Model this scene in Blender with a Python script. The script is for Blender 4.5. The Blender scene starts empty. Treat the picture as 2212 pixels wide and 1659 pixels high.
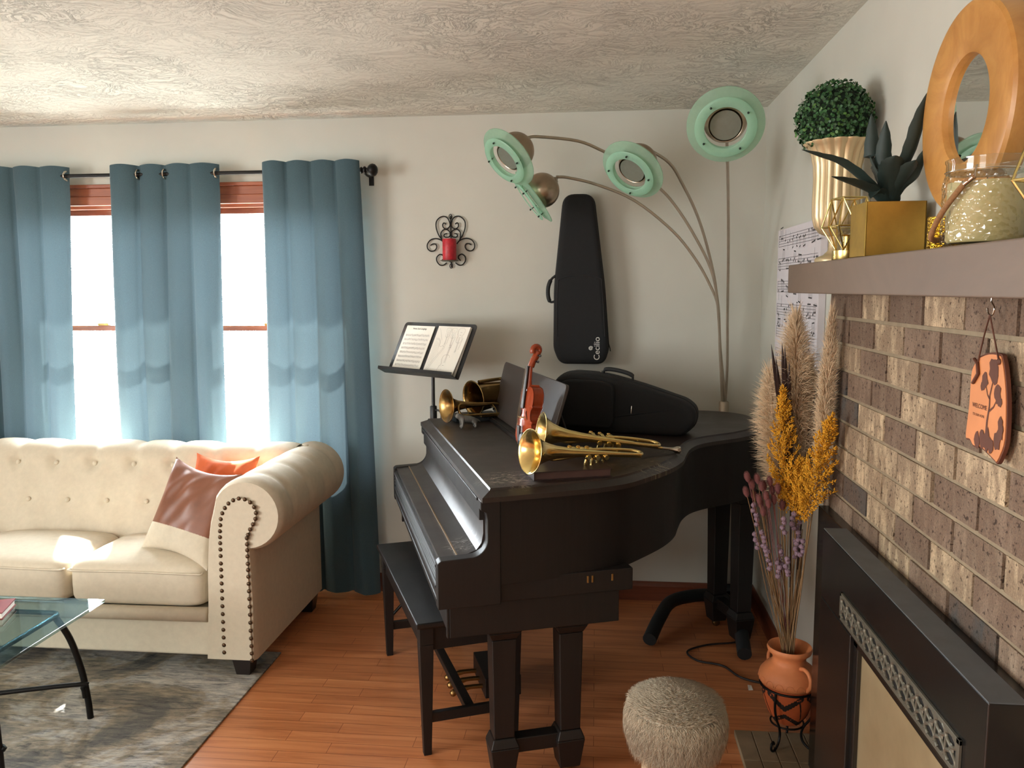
import bpy, math, random
from mathutils import Vector, Matrix, Quaternion

# ------------------------------------------------------------------ camera, world, lights, exposure
SC = bpy.context.scene
COL = SC.collection
YAW, PITCH, ROLL, FPX, CAM_H = 0.1034, 0.11657, 0.0047, 1764.0, 1.593


def make_camera():
    cy, sy = math.cos(YAW), math.sin(YAW)
    fwd = Vector((-sy * math.cos(PITCH), cy * math.cos(PITCH), -math.sin(PITCH)))
    right = Vector((cy, sy, 0))
    down = fwd.cross(right)
    c, s = math.cos(ROLL), math.sin(ROLL)
    r2 = c * right + s * down
    d2 = -s * right + c * down
    m = Matrix((r2, -d2, -fwd)).transposed().to_4x4()
    m.translation = (0, 0, CAM_H)
    cam = bpy.data.cameras.new('camera')
    cam.sensor_width = 36.0
    cam.lens = FPX * 36.0 / 2212.0
    cam.clip_start = 0.02
    o = bpy.data.objects.new('camera', cam)
    o.matrix_world = m
    COL.objects.link(o)
    SC.camera = o


make_camera()
SC.view_settings.view_transform = 'Standard'
SC.view_settings.look = 'None'
SC.view_settings.exposure = 0.95
SC.view_settings.gamma = 1.0
SC.view_settings.use_curve_mapping = False
SC.cycles.max_bounces = 10
SC.cycles.diffuse_bounces = 6
SC.cycles.transmission_bounces = 8
SC.cycles.transparent_max_bounces = 12
SC.cycles.sample_clamp_indirect = 8.0

W = bpy.data.worlds.new('daylight')
SC.world = W
W.use_nodes = True
bg = W.node_tree.nodes['Background']
bg.inputs['Color'].default_value = (0.97, 0.98, 1.0, 1)
bg.inputs['Strength'].default_value = 46.0
# bright hazy sky above the horizon, dimmer ground below it
_tc = W.node_tree.nodes.new('ShaderNodeTexCoord')
_sx = W.node_tree.nodes.new('ShaderNodeSeparateXYZ')
_rp = W.node_tree.nodes.new('ShaderNodeValToRGB')
_mr = W.node_tree.nodes.new('ShaderNodeMapRange')
_mr.inputs['From Min'].default_value = -1.0
W.node_tree.links.new(_tc.outputs['Generated'], _sx.inputs[0])
W.node_tree.links.new(_sx.outputs['Z'], _mr.inputs['Value'])
W.node_tree.links.new(_mr.outputs[0], _rp.inputs['Fac'])
_e = _rp.color_ramp.elements
_e[0].position, _e[0].color = 0.42, (0.24, 0.24, 0.22, 1)
_e[1].position, _e[1].color = 0.54, (0.94, 0.975, 1.0, 1)
W.node_tree.links.new(_rp.outputs[0], bg.inputs['Color'])


def area(name, loc, target, sx, sy, power, color, portal=False):
    l = bpy.data.lights.new(name, 'AREA')
    l.shape = 'RECTANGLE'
    l.size, l.size_y = sx, sy
    l.energy = power
    l.color = color
    if portal:
        l.cycles.is_portal = True
    o = bpy.data.objects.new(name, l)
    o.location = loc
    o.rotation_euler = (Vector(target) - Vector(loc)).to_track_quat('-Z', 'Y').to_euler()
    COL.objects.link(o)


sun = bpy.data.lights.new('sun', 'SUN')
sun.energy = 40.0
sun.angle = math.radians(1.2)
sun.color = (1.0, 0.95, 0.86)
so = bpy.data.objects.new('sun', sun)
so.rotation_euler = Vector((0.45, -0.90, -1.06)).to_track_quat('-Z', 'Y').to_euler()
so.location = (-4, 8, 6)
COL.objects.link(so)
# daylight through the two windows (sampling portals) and two added fill lights behind the camera
area('window_portal', (-2.62, 4.26, 1.4), (-2.62, 0, 1.4), 0.9, 1.3, 1, (1, 1, 1), True)
area('window_portal', (-1.72, 4.26, 1.4), (-1.72, 0, 1.4), 0.9, 1.3, 1, (1, 1, 1), True)
area('rear_fill', (-2.6, -2.56, 1.45), (-2.6, 3, 1.45), 2.0, 1.5, 26, (0.96, 1.0, 0.99))
area('left_fill', (-4.76, -0.1, 1.45), (0.8, -0.1, 1.45), 2.0, 1.5, 98, (0.96, 1.0, 0.99))

# ------------------------------------------------------------------ helpers
PI = math.pi


def lin(c):
    out = []
    for v in c:
        v /= 255.0
        out.append(v / 12.92 if v <= 0.04045 else ((v + 0.055) / 1.055) ** 2.4)
    return tuple(out) + (1.0,)


class MB:
    def __init__(s):
        s.v, s.f, s.col = [], [], None

    def add(s, vs, fs):
        b = len(s.v)
        s.v += [tuple(p) for p in vs]
        s.f += [tuple(i + b for i in f) for f in fs]
        return s

    def box(s, x0, x1, y0, y1, z0, z1):
        return s.add([(x0, y0, z0), (x1, y0, z0), (x1, y1, z0), (x0, y1, z0), (x0, y0, z1), (x1, y0, z1), (x1, y1, z1), (x0, y1, z1)],
                     [(0, 3, 2, 1), (4, 5, 6, 7), (0, 1, 5, 4), (1, 2, 6, 5), (2, 3, 7, 6), (3, 0, 4, 7)])

    def frustum(s, a, b):
        """a, b: (cx, cy, z, hx, hy)"""
        vs = []
        for cx, cy, z, hx, hy in (a, b):
            vs += [(cx - hx, cy - hy, z), (cx + hx, cy - hy, z), (cx + hx, cy + hy, z), (cx - hx, cy + hy, z)]
        return s.add(vs, [(0, 3, 2, 1), (4, 5, 6, 7), (0, 1, 5, 4), (1, 2, 6, 5), (2, 3, 7, 6), (3, 0, 4, 7)])

    def ext(s, poly, a, b, plane='xy'):
        n = len(poly)

        def P(p, t):
            return {'xy': (p[0], p[1], t), 'xz': (p[0], t, p[1]), 'yz': (t, p[0], p[1])}[plane]
        vs = [P(p, a) for p in poly] + [P(p, b) for p in poly]
        fs = [tuple(range(n - 1, -1, -1)), tuple(range(n, 2 * n))]
        fs += [(i, (i + 1) % n, n + (i + 1) % n, n + i) for i in range(n)]
        return s.add(vs, fs)

    def tube(s, pts, r, n=8, closed=False, cap=True):
        P = [Vector(p) for p in pts]
        m = len(P)
        R = r if isinstance(r, (list, tuple)) else [r] * m
        T = []
        for i in range(m):
            if closed:
                t = P[(i + 1) % m] - P[i - 1]
            else:
                t = P[min(i + 1, m - 1)] - P[max(i - 1, 0)]
            T.append(t.normalized() if t.length > 1e-9 else Vector((0, 0, 1)))
        u = T[0].orthogonal().normalized()
        rings = []
        for i in range(m):
            u = u - T[i] * u.dot(T[i])
            u = u.normalized() if u.length > 1e-6 else T[i].orthogonal().normalized()
            w = T[i].cross(u)
            rings.append([P[i] + R[i] * (math.cos(2 * PI * k / n) * u + math.sin(2 * PI * k / n) * w) for k in range(n)])
        vs = [p for ring in rings for p in ring]
        fs = []
        for i in range(m if closed else m - 1):
            j = (i + 1) % m
            for k in range(n):
                k2 = (k + 1) % n
                fs.append((i * n + k, i * n + k2, j * n + k2, j * n + k))
        if cap and not closed:
            fs.append(tuple(range(n - 1, -1, -1)))
            fs.append(tuple(range((m - 1) * n, m * n)))
        return s.add(vs, fs)

    def lathe(s, prof, n=32, c=(0, 0, 0), M=None, flute=None):
        """prof: list of (r, z)"""
        vs, fs = [], []
        m = len(prof)
        for r, z in prof:
            for k in range(n):
                a = 2 * PI * k / n
                rr = r * (flute(a, z) if flute else 1.0)
                p = Vector((rr * math.cos(a), rr * math.sin(a), z))
                if M is not None:
                    p = M @ p
                vs.append(p + Vector(c))
        for i in range(m - 1):
            for k in range(n):
                k2 = (k + 1) % n
                fs.append((i * n + k, i * n + k2, (i + 1) * n + k2, (i + 1) * n + k))
        if prof[0][0] > 1e-5:
            fs.append(tuple(range(n - 1, -1, -1)))
        if prof[-1][0] > 1e-5:
            fs.append(tuple(range((m - 1) * n, m * n)))
        return s.add(vs, fs)

    def shell(s, prof, n=32, c=(0, 0, 0), M=None):
        """closed profile loop (no caps)"""
        vs, fs = [], []
        m = len(prof)
        for r, z in prof:
            for k in range(n):
                a = 2 * PI * k / n
                p = Vector((r * math.cos(a), r * math.sin(a), z))
                if M is not None:
                    p = M @ p
                vs.append(p + Vector(c))
        for i in range(m):
            j = (i + 1) % m
            for k in range(n):
                k2 = (k + 1) % n
                fs.append((i * n + k, i * n + k2, j * n + k2, j * n + k))
        return s.add(vs, fs)

    def ball(s, c, r, n=12, m=8, M=None):
        rx, ry, rz = r if isinstance(r, (tuple, list)) else (r, r, r)
        vs, fs = [], []
        M = M or Matrix.Identity(3)
        c = Vector(c)
        vs.append(c + M @ Vector((0, 0, -rz)))
        for i in range(1, m):
            t = -PI / 2 + PI * i / m
            for k in range(n):
                a = 2 * PI * k / n
                vs.append(c + M @ Vector((rx * math.cos(t) * math.cos(a), ry * math.cos(t) * math.sin(a), rz * math.sin(t))))
        vs.append(c + M @ Vector((0, 0, rz)))
        top = len(vs) - 1
        for k in range(n):
            k2 = (k + 1) % n
            fs.append((0, 1 + k2, 1 + k))
            for i in range(m - 2):
                a = 1 + i * n
                fs.append((a + k, a + k2, a + n + k2, a + n + k))
            fs.append((1 + (m - 2) * n + k, 1 + (m - 2) * n + k2, top))
        return s.add(vs, fs)

    def grid(s, rows, flip=False):
        m, n = len(rows), len(rows[0])
        vs = [p for r in rows for p in r]
        fs = []
        for i in range(m - 1):
            for k in range(n - 1):
                q = (i * n + k, i * n + k + 1, (i + 1) * n + k + 1, (i + 1) * n + k)
                fs.append(q[::-1] if flip else q)
        return s.add(vs, fs)

    def blade(s, p0, p1, p2, w, segs=3):
        """tapered three-sided strand along a quadratic curve"""
        p0, p1, p2 = Vector(p0), Vector(p1), Vector(p2)
        d = p2 - p0
        u = d.orthogonal().normalized() if d.length > 1e-9 else Vector((1, 0, 0))
        v = d.normalized().cross(u)
        vs, fs = [], []
        for i in range(segs):
            t = i / segs
            q = (1 - t) ** 2 * p0 + 2 * t * (1 - t) * p1 + t * t * p2
            ww = w * (1 - 0.75 * t)
            for k in range(3):
                a = 2 * PI * k / 3
                vs.append(q + ww * (math.cos(a) * u + math.sin(a) * v))
        vs.append(p2)
        for i in range(segs - 1):
            for k in range(3):
                k2 = (k + 1) % 3
                fs.append((i * 3 + k, i * 3 + k2, i * 3 + 3 + k2, i * 3 + 3 + k))
        b = (segs - 1) * 3
        fs += [(b, b + 1, b + 3), (b + 1, b + 2, b + 3), (b + 2, b, b + 3)]
        return s.add(vs, fs)

    def xf(s, M, start=0):
        for i in range(start, len(s.v)):
            s.v[i] = tuple(M @ Vector(s.v[i]))
        return s


def link(o, parent):
    COL.objects.link(o)
    if parent is not None:
        o.parent = parent
    return o


def obj(name, mb, mat, parent=None, smooth=35, bevel=0.0, seg=2, sub=0, label=None):
    me = bpy.data.meshes.new(name)
    me.from_pydata(mb.v, [], mb.f)
    if mb.col is not None:
        at = me.attributes.new('tone', 'FLOAT_COLOR', 'FACE')
        for i, c in enumerate(mb.col):
            at.data[i].color = c
    me.update()
    if smooth:
        me.shade_smooth()
        if smooth < 180:
            me.set_sharp_from_angle(angle=math.radians(smooth))
    me.materials.append(mat)
    o = bpy.data.objects.new(name, me)
    link(o, parent)
    if bevel:
        b = o.modifiers.new('bevel', 'BEVEL')
        b.width = bevel
        b.segments = seg
        b.limit_method = 'ANGLE'
        b.angle_limit = math.radians(35)
        b.harden_normals = True
    if sub:
        b = o.modifiers.new('subdivision', 'SUBSURF')
        b.levels = b.render_levels = sub
    if label:
        o['label'] = label
    return o


def fixnormals(o):
    import bmesh
    bm = bmesh.new()
    bm.from_mesh(o.data)
    bmesh.ops.recalc_face_normals(bm, faces=bm.faces)
    bm.to_mesh(o.data)
    bm.free()
    return o


def tag(o, label, cat, group=None, kind=None):
    o['label'] = label
    o['category'] = cat
    if group:
        o['group'] = group
    if kind:
        o['kind'] = kind
    return o


def thing(name, label, cat, loc=(0, 0, 0), rot=(0, 0, 0), group=None, M=None):
    o = bpy.data.objects.new(name, None)
    o.empty_display_size = 0.05
    COL.objects.link(o)
    if M is not None:
        o.matrix_world = M
    else:
        o.location = loc
        o.rotation_euler = rot
    return tag(o, label, cat, group)


def struct(o):
    o['kind'] = 'structure'
    return o


def frame(origin, x, z):
    """matrix with local x along x and local z close to z"""
    x = Vector(x).normalized()
    y = Vector(z).cross(x).normalized()
    zz = x.cross(y)
    m = Matrix((x, y, zz)).transposed().to_4x4()
    m.translation = origin
    return m


def text(name, body, size, mat, parent, M, extrude=0.0004, shear=0.0, align='CENTER'):
    cu = bpy.data.curves.new(name, 'FONT')
    cu.body = body
    cu.size = size
    cu.align_x = align
    cu.align_y = 'CENTER'
    cu.extrude = extrude
    cu.shear = shear
    tmp = bpy.data.objects.new(name, cu)
    COL.objects.link(tmp)
    bpy.context.view_layer.update()
    me = bpy.data.meshes.new_from_object(tmp)
    bpy.data.objects.remove(tmp)
    me.materials.clear()
    me.materials.append(mat)
    o = bpy.data.objects.new(name, me)
    link(o, parent)
    o.matrix_local = M
    return o


def smooth_path(pts, n=6):
    """Catmull-Rom resample"""
    P = [Vector(p) for p in pts]
    out = []
    for i in range(len(P) - 1):
        a = P[i - 1] if i else P[i] * 2 - P[i + 1]
        b, c = P[i], P[i + 1]
        d = P[i + 2] if i + 2 < len(P) else P[i + 1] * 2 - P[i]
        for k in range(n):
            t = k / n
            out.append(0.5 * ((2 * b) + (c - a) * t + (2 * a - 5 * b + 4 * c - d) * t * t + (3 * b - a - 3 * c + d) * t ** 3))
    out.append(P[-1])
    return out


def arc2(cx, cy, r, a0, a1, n=8):
    return [(cx + r * math.cos(math.radians(a0 + (a1 - a0) * i / n)), cy + r * math.sin(math.radians(a0 + (a1 - a0) * i / n))) for i in range(n + 1)]


# ------------------------------------------------------------------ materials
class NT:
    def __init__(s, name):
        s.m = bpy.data.materials.new(name)
        s.m.use_nodes = True
        s.t = s.m.node_tree
        s.b = s.t.nodes['Principled BSDF']
        s.out = s.t.nodes['Material Output']

    def n(s, typ, **kw):
        nd = s.t.nodes.new(typ)
        for k, v in kw.items():
            if hasattr(nd, k):
                setattr(nd, k, v)
            else:
                nd.inputs[k.replace('_', ' ')].default_value = v
        return nd

    def l(s, a, b):
        s.t.links.new(a, b)

    def coord(s, scale=(1, 1, 1), rot=(0, 0, 0), kind='Object', loc=(0, 0, 0)):
        tc = s.n('ShaderNodeTexCoord')
        mp = s.n('ShaderNodeMapping')
        mp.inputs['Scale'].default_value = scale
        mp.inputs['Rotation'].default_value = rot
        mp.inputs['Location'].default_value = loc
        s.l(tc.outputs[kind], mp.inputs['Vector'])
        return mp.outputs['Vector']

    def noise(s, vec, scale, detail=4, rough=0.6, dist=0.0):
        nd = s.n('ShaderNodeTexNoise')
        nd.inputs['Scale'].default_value = scale
        nd.inputs['Detail'].default_value = detail
        nd.inputs['Roughness'].default_value = rough
        nd.inputs['Distortion'].default_value = dist
        s.l(vec, nd.inputs['Vector'])
        return nd.outputs['Fac']

    def ramp(s, fac, stops):
        r = s.n('ShaderNodeValToRGB')
        e = r.color_ramp.elements
        while len(e) < len(stops):
            e.new(0.5)
        for el, (p, c) in zip(e, stops):
            el.position = p
            el.color = c if len(c) == 4 else lin(c)
        s.l(fac, r.inputs['Fac'])
        return r.outputs['Color']

    def mix(s, fac, a, b, blend='MIX'):
        nd = s.n('ShaderNodeMix', data_type='RGBA', blend_type=blend)
        for sock, v in ((nd.inputs[0], fac), (nd.inputs[6], a), (nd.inputs[7], b)):
            if hasattr(v, 'default_value') or hasattr(v, 'is_linked'):
                s.l(v, sock)
            elif isinstance(v, (int, float)):
                sock.default_value = v
            else:
                sock.default_value = v
        return nd.outputs[2]

    def bump(s, height, strength=0.3, dist=0.002, normal=None):
        nd = s.n('ShaderNodeBump')
        nd.inputs['Strength'].default_value = strength
        nd.inputs['Distance'].default_value = dist
        s.l(height, nd.inputs['Height'])
        if normal is not None:
            s.l(normal, nd.inputs['Normal'])
        s.l(nd.outputs['Normal'], s.b.inputs['Normal'])
        return nd.outputs['Normal']

    def set(s, **kw):
        for k, v in kw.items():
            s.b.inputs[k.replace('_', ' ')].default_value = v
        return s


def plain(name, rgb, rough=0.5, metal=0.0, var=0.12, scale=18.0, bump=0.0, bscale=200.0, **kw):
    t = NT(name)
    c = lin(rgb)
    v = t.coord()
    f = t.noise(v, scale)
    lo = tuple(x * (1 - var) for x in c[:3]) + (1,)
    hi = tuple(min(1, x * (1 + var)) for x in c[:3]) + (1,)
    t.l(t.ramp(f, [(0.3, lo), (0.7, hi)]), t.b.inputs['Base Color'])
    t.set(Roughness=rough, Metallic=metal, **kw)
    if bump:
        t.bump(t.noise(v, bscale, 3), bump, 0.001)
    return t.m
def m_wall():
    t = NT('wall_paint')
    v = t.coord()
    f = t.noise(v, 2.5, 3)
    t.l(t.ramp(f, [(0.3, (190, 189, 179)), (0.7, (196, 195, 185))]), t.b.inputs['Base Color'])
    t.set(Roughness=0.75)
    t.bump(t.noise(v, 90, 4), 0.12, 0.002)
    return t.m


def m_ceiling():
    t = NT('textured_ceiling')
    v = t.coord()
    warp = t.n('ShaderNodeMix', data_type='RGBA', blend_type='ADD')
    warp.inputs[0].default_value = 0.35
    nz = t.n('ShaderNodeTexNoise')
    nz.inputs['Scale'].default_value = 4.0
    t.l(v, nz.inputs['Vector'])
    t.l(v, warp.inputs[6])
    t.l(nz.outputs['Color'], warp.inputs[7])
    mp = t.n('ShaderNodeMapping')
    mp.inputs['Scale'].default_value = (26, 80, 1)
    mp.inputs['Rotation'].default_value = (0, 0, 0.12)
    t.l(warp.outputs[2], mp.inputs['Vector'])
    a = t.noise(mp.outputs['Vector'], 1.0, 8, 0.74, 0.5)
    mp2 = t.n('ShaderNodeMapping')
    mp2.inputs['Scale'].default_value = (70, 46, 1)
    mp2.inputs['Rotation'].default_value = (0, 0, 0.9)
    t.l(warp.outputs[2], mp2.inputs['Vector'])
    b = t.noise(mp2.outputs['Vector'], 1.0, 7, 0.72, 0.8)
    ra = t.ramp(a, [(0.52, (0, 0, 0, 1)), (0.575, (1, 1, 1, 1)), (0.66, (0.7, 0.7, 0.7, 1))])
    rb = t.ramp(b, [(0.54, (0, 0, 0, 1)), (0.60, (1, 1, 1, 1))])
    patches = t.ramp(t.noise(v, 2.2, 3), [(0.40, (0.25, 0.25, 0.25, 1)), (0.62, (1, 1, 1, 1))])
    h = t.mix(1.0, t.mix(0.4, ra, rb), patches, 'MULTIPLY')
    t.l(t.ramp(a, [(0.35, (226, 226, 216)), (0.65, (231, 231, 221))]), t.b.inputs['Base Color'])
    t.set(Roughness=0.85)
    t.bump(h, 0.85, 0.006)
    return t.m


def m_floor():
    t = NT('cherry_laminate_floor')
    v = t.coord()
    br = t.n('ShaderNodeTexBrick')
    br.offset = 0.37
    br.inputs['Scale'].default_value = 1.0
    br.inputs['Mortar Size'].default_value = 0.0012
    br.inputs['Brick Width'].default_value = 0.46
    br.inputs['Row Height'].default_value = 0.066
    br.inputs['Color1'].default_value = (0.0, 0.0, 0.0, 1)
    br.inputs['Color2'].default_value = (1, 1, 1, 1)
    br.inputs['Mortar'].default_value = (0.5, 0.5, 0.5, 1)
    t.l(v, br.inputs['Vector'])
    mp = t.n('ShaderNodeMapping')
    mp.inputs['Scale'].default_value = (2.2, 34, 1)
    t.l(v, mp.inputs['Vector'])
    g = t.noise(mp.outputs['Vector'], 1.0, 6, 0.62, 0.7)
    grain = t.ramp(g, [(0.3, (170, 102, 62)), (0.5, (194, 123, 78)), (0.72, (211, 141, 94))])
    base = t.mix(0.10, grain, br.outputs['Color'], 'OVERLAY')
    seam = t.mix(br.outputs['Fac'], base, lin((138, 76, 44)))
    t.l(seam, t.b.inputs['Base Color'])
    rg = t.ramp(g, [(0.3, (0.30, 0.30, 0.30, 1)), (0.7, (0.38, 0.38, 0.38, 1))])
    t.l(rg, t.b.inputs['Roughness'])
    t.bump(br.outputs['Fac'], -0.15, 0.001)
    return t.m


def m_curtain():
    t = NT('teal_curtain_fabric')
    v = t.coord()
    mp = t.n('ShaderNodeMapping')
    mp.inputs['Scale'].default_value = (260, 260, 900)
    t.l(v, mp.inputs['Vector'])
    w = t.noise(mp.outputs['Vector'], 1.0, 3, 0.7)
    c = t.ramp(w, [(0.3, (44, 66, 75)), (0.7, (65, 90, 99))])
    t.l(c, t.b.inputs['Base Color'])
    t.set(Roughness=0.9)
    t.b.inputs['Sheen Weight'].default_value = 0.15
    n = t.bump(w, 0.35, 0.001)
    tr = t.n('ShaderNodeBsdfTranslucent')
    tr.inputs['Color'].default_value = lin((112, 132, 142))
    t.l(n, tr.inputs['Normal'])
    mx = t.n('ShaderNodeMixShader')
    mx.inputs[0].default_value = 0.036
    t.l(t.b.outputs[0], mx.inputs[1])
    t.l(tr.outputs[0], mx.inputs[2])
    t.l(mx.outputs[0], t.out.inputs['Surface'])
    return t.m


def m_piano():
    t = NT('ebonised_piano_wood')
    v = t.coord()
    g = t.noise(v, 3.0, 5)
    mp = t.n('ShaderNodeMapping')
    mp.inputs['Scale'].default_value = (120, 3, 6)
    mp.inputs['Rotation'].default_value = (0, 0, 0.3)
    t.l(v, mp.inputs['Vector'])
    gr = t.noise(mp.outputs['Vector'], 1.0, 4)
    base = t.ramp(gr, [(0.3, (19, 15, 14)), (0.7, (25, 20, 18))])
    t.l(base, t.b.inputs['Base Color'])
    t.l(t.ramp(g, [(0.3, (0.46, 0.46, 0.46, 1)), (0.7, (0.56, 0.56, 0.56, 1))]), t.b.inputs['Roughness'])
    t.b.inputs['Specular IOR Level'].default_value = 0.36
    t.bump(t.noise(v, 160, 3), 0.04, 0.001)
    return t.m


def m_rug():
    t = NT('distressed_grey_rug')
    v = t.coord()
    mp = t.n('ShaderNodeMapping')
    mp.inputs['Scale'].default_value = (9, 48, 1)
    mp.inputs['Rotation'].default_value = (0, 0, -0.05)
    t.l(v, mp.inputs['Vector'])
    a = t.noise(mp.outputs['Vector'], 1.0, 8, 0.78, 0.8)
    b = t.noise(v, 2.6, 5, 0.65, 0.6)
    c1 = t.ramp(a, [(0.36, (104, 104, 104)), (0.47, (158, 155, 150)), (0.60, (196, 188, 176)), (0.72, (216, 210, 200))])
    c2 = t.ramp(b, [(0.40, (138, 137, 136)), (0.5, (206, 194, 176)), (0.58, (250, 250, 252))])
    t.l(t.mix(0.95, c1, c2, 'MULTIPLY'), t.b.inputs['Base Color'])
    t.set(Roughness=0.95)
    t.bump(t.noise(v, 420, 2), 0.5, 0.002)
    return t.m


def schlick(t, f0=0.045, normal=None):
    """reflection share by viewing angle, the same from both sides of the sheet"""
    w = t.n('ShaderNodeLayerWeight')
    if normal is not None:
        t.l(normal, w.inputs['Normal'])
    p = t.n('ShaderNodeMath', operation='POWER')
    p.inputs[1].default_value = 5.0
    t.l(w.outputs['Facing'], p.inputs[0])
    m = t.n('ShaderNodeMath', operation='MULTIPLY_ADD')
    m.inputs[1].default_value = 1 - f0
    m.inputs[2].default_value = f0
    t.l(p.outputs[0], m.inputs[0])
    return m.outputs[0]


def m_glass(name, tint, rough=0.02, f0=0.045):
    """thin architectural glass: mostly see-through with a fresnel reflection"""
    t = NT(name)
    tr = t.n('ShaderNodeBsdfTransparent')
    tr.inputs['Color'].default_value = tint
    gl = t.n('ShaderNodeBsdfGlossy')
    gl.inputs['Roughness'].default_value = rough
    lw = schlick(t, f0)
    mx = t.n('ShaderNodeMixShader')
    t.l(lw, mx.inputs[0])
    t.l(tr.outputs[0], mx.inputs[1])
    t.l(gl.outputs[0], mx.inputs[2])
    t.l(mx.outputs[0], t.out.inputs['Surface'])
    t.t.nodes.remove(t.b)
    return t.m


def m_frosted(name, rgb, clear):
    t = NT(name)
    v = t.coord()
    c = tuple(rgb)
    t.l(t.ramp(t.noise(v, 60), [(0.3, c), (0.7, tuple(min(255, q + 10) for q in c))]), t.b.inputs['Base Color'])
    t.set(Roughness=0.25)
    tr = t.n('ShaderNodeBsdfTranslucent')
    tr.inputs['Color'].default_value = lin(c)
    tp = t.n('ShaderNodeBsdfTransparent')
    tp.inputs['Color'].default_value = lin((214, 240, 226))
    m1 = t.n('ShaderNodeMixShader')
    m1.inputs[0].default_value = 0.45
    t.l(t.b.outputs[0], m1.inputs[1])
    t.l(tr.outputs[0], m1.inputs[2])
    m2 = t.n('ShaderNodeMixShader')
    m2.inputs[0].default_value = clear
    t.l(m1.outputs[0], m2.inputs[1])
    t.l(tp.outputs[0], m2.inputs[2])
    t.l(m2.outputs[0], t.out.inputs['Surface'])
    return t.m


def m_toned(name, rough, nscale, nvar, bump=0.3, bscale=60, bdist=0.003, streak=None):
    """colour from the per-face 'tone' attribute (each brick / petal has its own colour)"""
    t = NT(name)
    at = t.n('ShaderNodeAttribute')
    at.attribute_name = 'tone'
    v = t.coord(scale=streak or (1, 1, 1))
    f = t.noise(v, nscale, 6, 0.7)
    d = t.ramp(f, [(0.36, (1 - nvar,) * 3 + (1,)), (0.6, (1, 1, 1, 1))])
    t.l(t.mix(1.0, at.outputs['Color'], d, 'MULTIPLY'), t.b.inputs['Base Color'])
    t.set(Roughness=rough)
    if bump:
        t.bump(t.noise(v, bscale, 5, 0.7), bump, bdist)
    return t.m


def m_wood(name, a, b, scale=(3, 40, 40), rough=0.4):
    t = NT(name)
    v = t.coord(scale=scale)
    g = t.noise(v, 1.0, 6, 0.65, 1.0)
    t.l(t.ramp(g, [(0.3, a), (0.7, b)]), t.b.inputs['Base Color'])
    t.set(Roughness=rough)
    t.bump(g, 0.08, 0.001)
    return t.m


WALL = m_wall()
CEIL = m_ceiling()
FLOOR = m_floor()
CURT = m_curtain()
PIANO = m_piano()
RUG = m_rug()
WOODTRIM = m_wood('stained_window_wood', (128, 62, 34), (164, 88, 50))
BASEW = m_wood('stained_baseboard_wood', (92, 46, 28), (120, 62, 38))
WINGLASS = m_glass('window_glass', (0.97, 0.99, 1.0, 1))
TABGLASS = m_glass('green_tinted_table_glass', (0.70, 0.82, 0.82, 1), 0.02, 0.13)
FROST = m_frosted('green_frosted_glass', (204, 238, 221), 0.46)
FROSTO = m_frosted('pale_green_glass_dish', (206, 230, 214), 0.60)
DIFFUSER = m_frosted('grey_frosted_diffuser', (158, 160, 148), 0.15)
IRON = plain('black_iron', (24, 22, 21), 0.45, 0.6)
BLKMETAL = plain('black_powder_coat', (32, 32, 33), 0.42, 0.2)
CREAM = plain('cream_linen', (198, 187, 167), 0.88, 0, 0.05, 40, 0.25, 900)
DARKLEG = plain('espresso_stained_leg', (34, 26, 24), 0.4)
BUTTON = CREAM
NAIL = plain('antique_brass_nail', (84, 64, 46), 0.4, 0.7)
STEEL = plain('brushed_nickel', (168, 150, 130), 0.32, 1.0, 0.08)
STEELP = plain('brushed_nickel_pole', (178, 166, 148), 0.42, 0.65, 0.08)
BRASS = plain('lacquered_brass', (230, 204, 136), 0.17, 1.0, 0.10, 25)
OLDBRASS = plain('tarnished_brass', (158, 128, 80), 0.27, 1.0, 0.25, 30)
CHROME = plain('polished_silver_metal', (200, 192, 180), 0.15, 1.0)
GOLD = plain('gold_wire', (230, 204, 132), 0.25, 1.0)
POTGOLD = plain('brushed_gold_pot', (190, 154, 76), 0.42, 0.9, 0.14, 14)
BLACKCASE = plain('black_nylon_case_fabric', (17, 18, 20), 0.85, 0, 0.15, 60, 0.4, 900)
BLACKCASE2 = plain('black_piping', (24, 25, 27), 0.7, 0, 0.1)
WHITEINK = plain('white_embroidery', (214, 212, 204), 0.7)
PAPER = plain('white_paper', (226, 222, 212), 0.8, 0, 0.02, 8)
INK = plain('black_ink', (62, 60, 60), 0.8)
INKLT = plain('grey_pencil_ink', (128, 124, 122), 0.8)
VIOLIN = plain('varnished_red_spruce', (158, 66, 36), 0.18, 0, 0.14, 12)
VIOLIN2 = plain('varnished_red_maple', (140, 58, 30), 0.2, 0, 0.16, 30)
EBONY = plain('ebony_wood', (24, 19, 18), 0.35)
RED = plain('red_candle_wax', (176, 30, 44), 0.42, 0, 0.22, 60, 0.5, 60)
SADDLE = plain('brown_leather', (122, 76, 56), 0.40, 0, 0.16, 10, 0.12, 120)
ORANGE = plain('orange_velvet', (204, 98, 52), 0.8, 0, 0.12, 14)
URN = plain('champagne_gold_urn', (204, 184, 146), 0.38, 0.5, 0.06, 6)
GREENLEAF = m_toned('boxwood_leaf', 0.5, 30, 0.2, 0)
AGAVE = plain('dark_agave_leaf', (40, 54, 50), 0.55, 0, 0.25, 14, 0.15, 90)
MANTEL = m_wood('painted_taupe_mantel', (108, 92, 80), (124, 107, 93), (2, 1.2, 3), 0.6)
MIRRORW = m_wood('golden_mirror_wood', (170, 114, 52), (202, 148, 80), (9, 9, 9), 0.38)
MIRROR = plain('mirror_silver', (236, 238, 236), 0.02, 1.0, 0.0)
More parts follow.
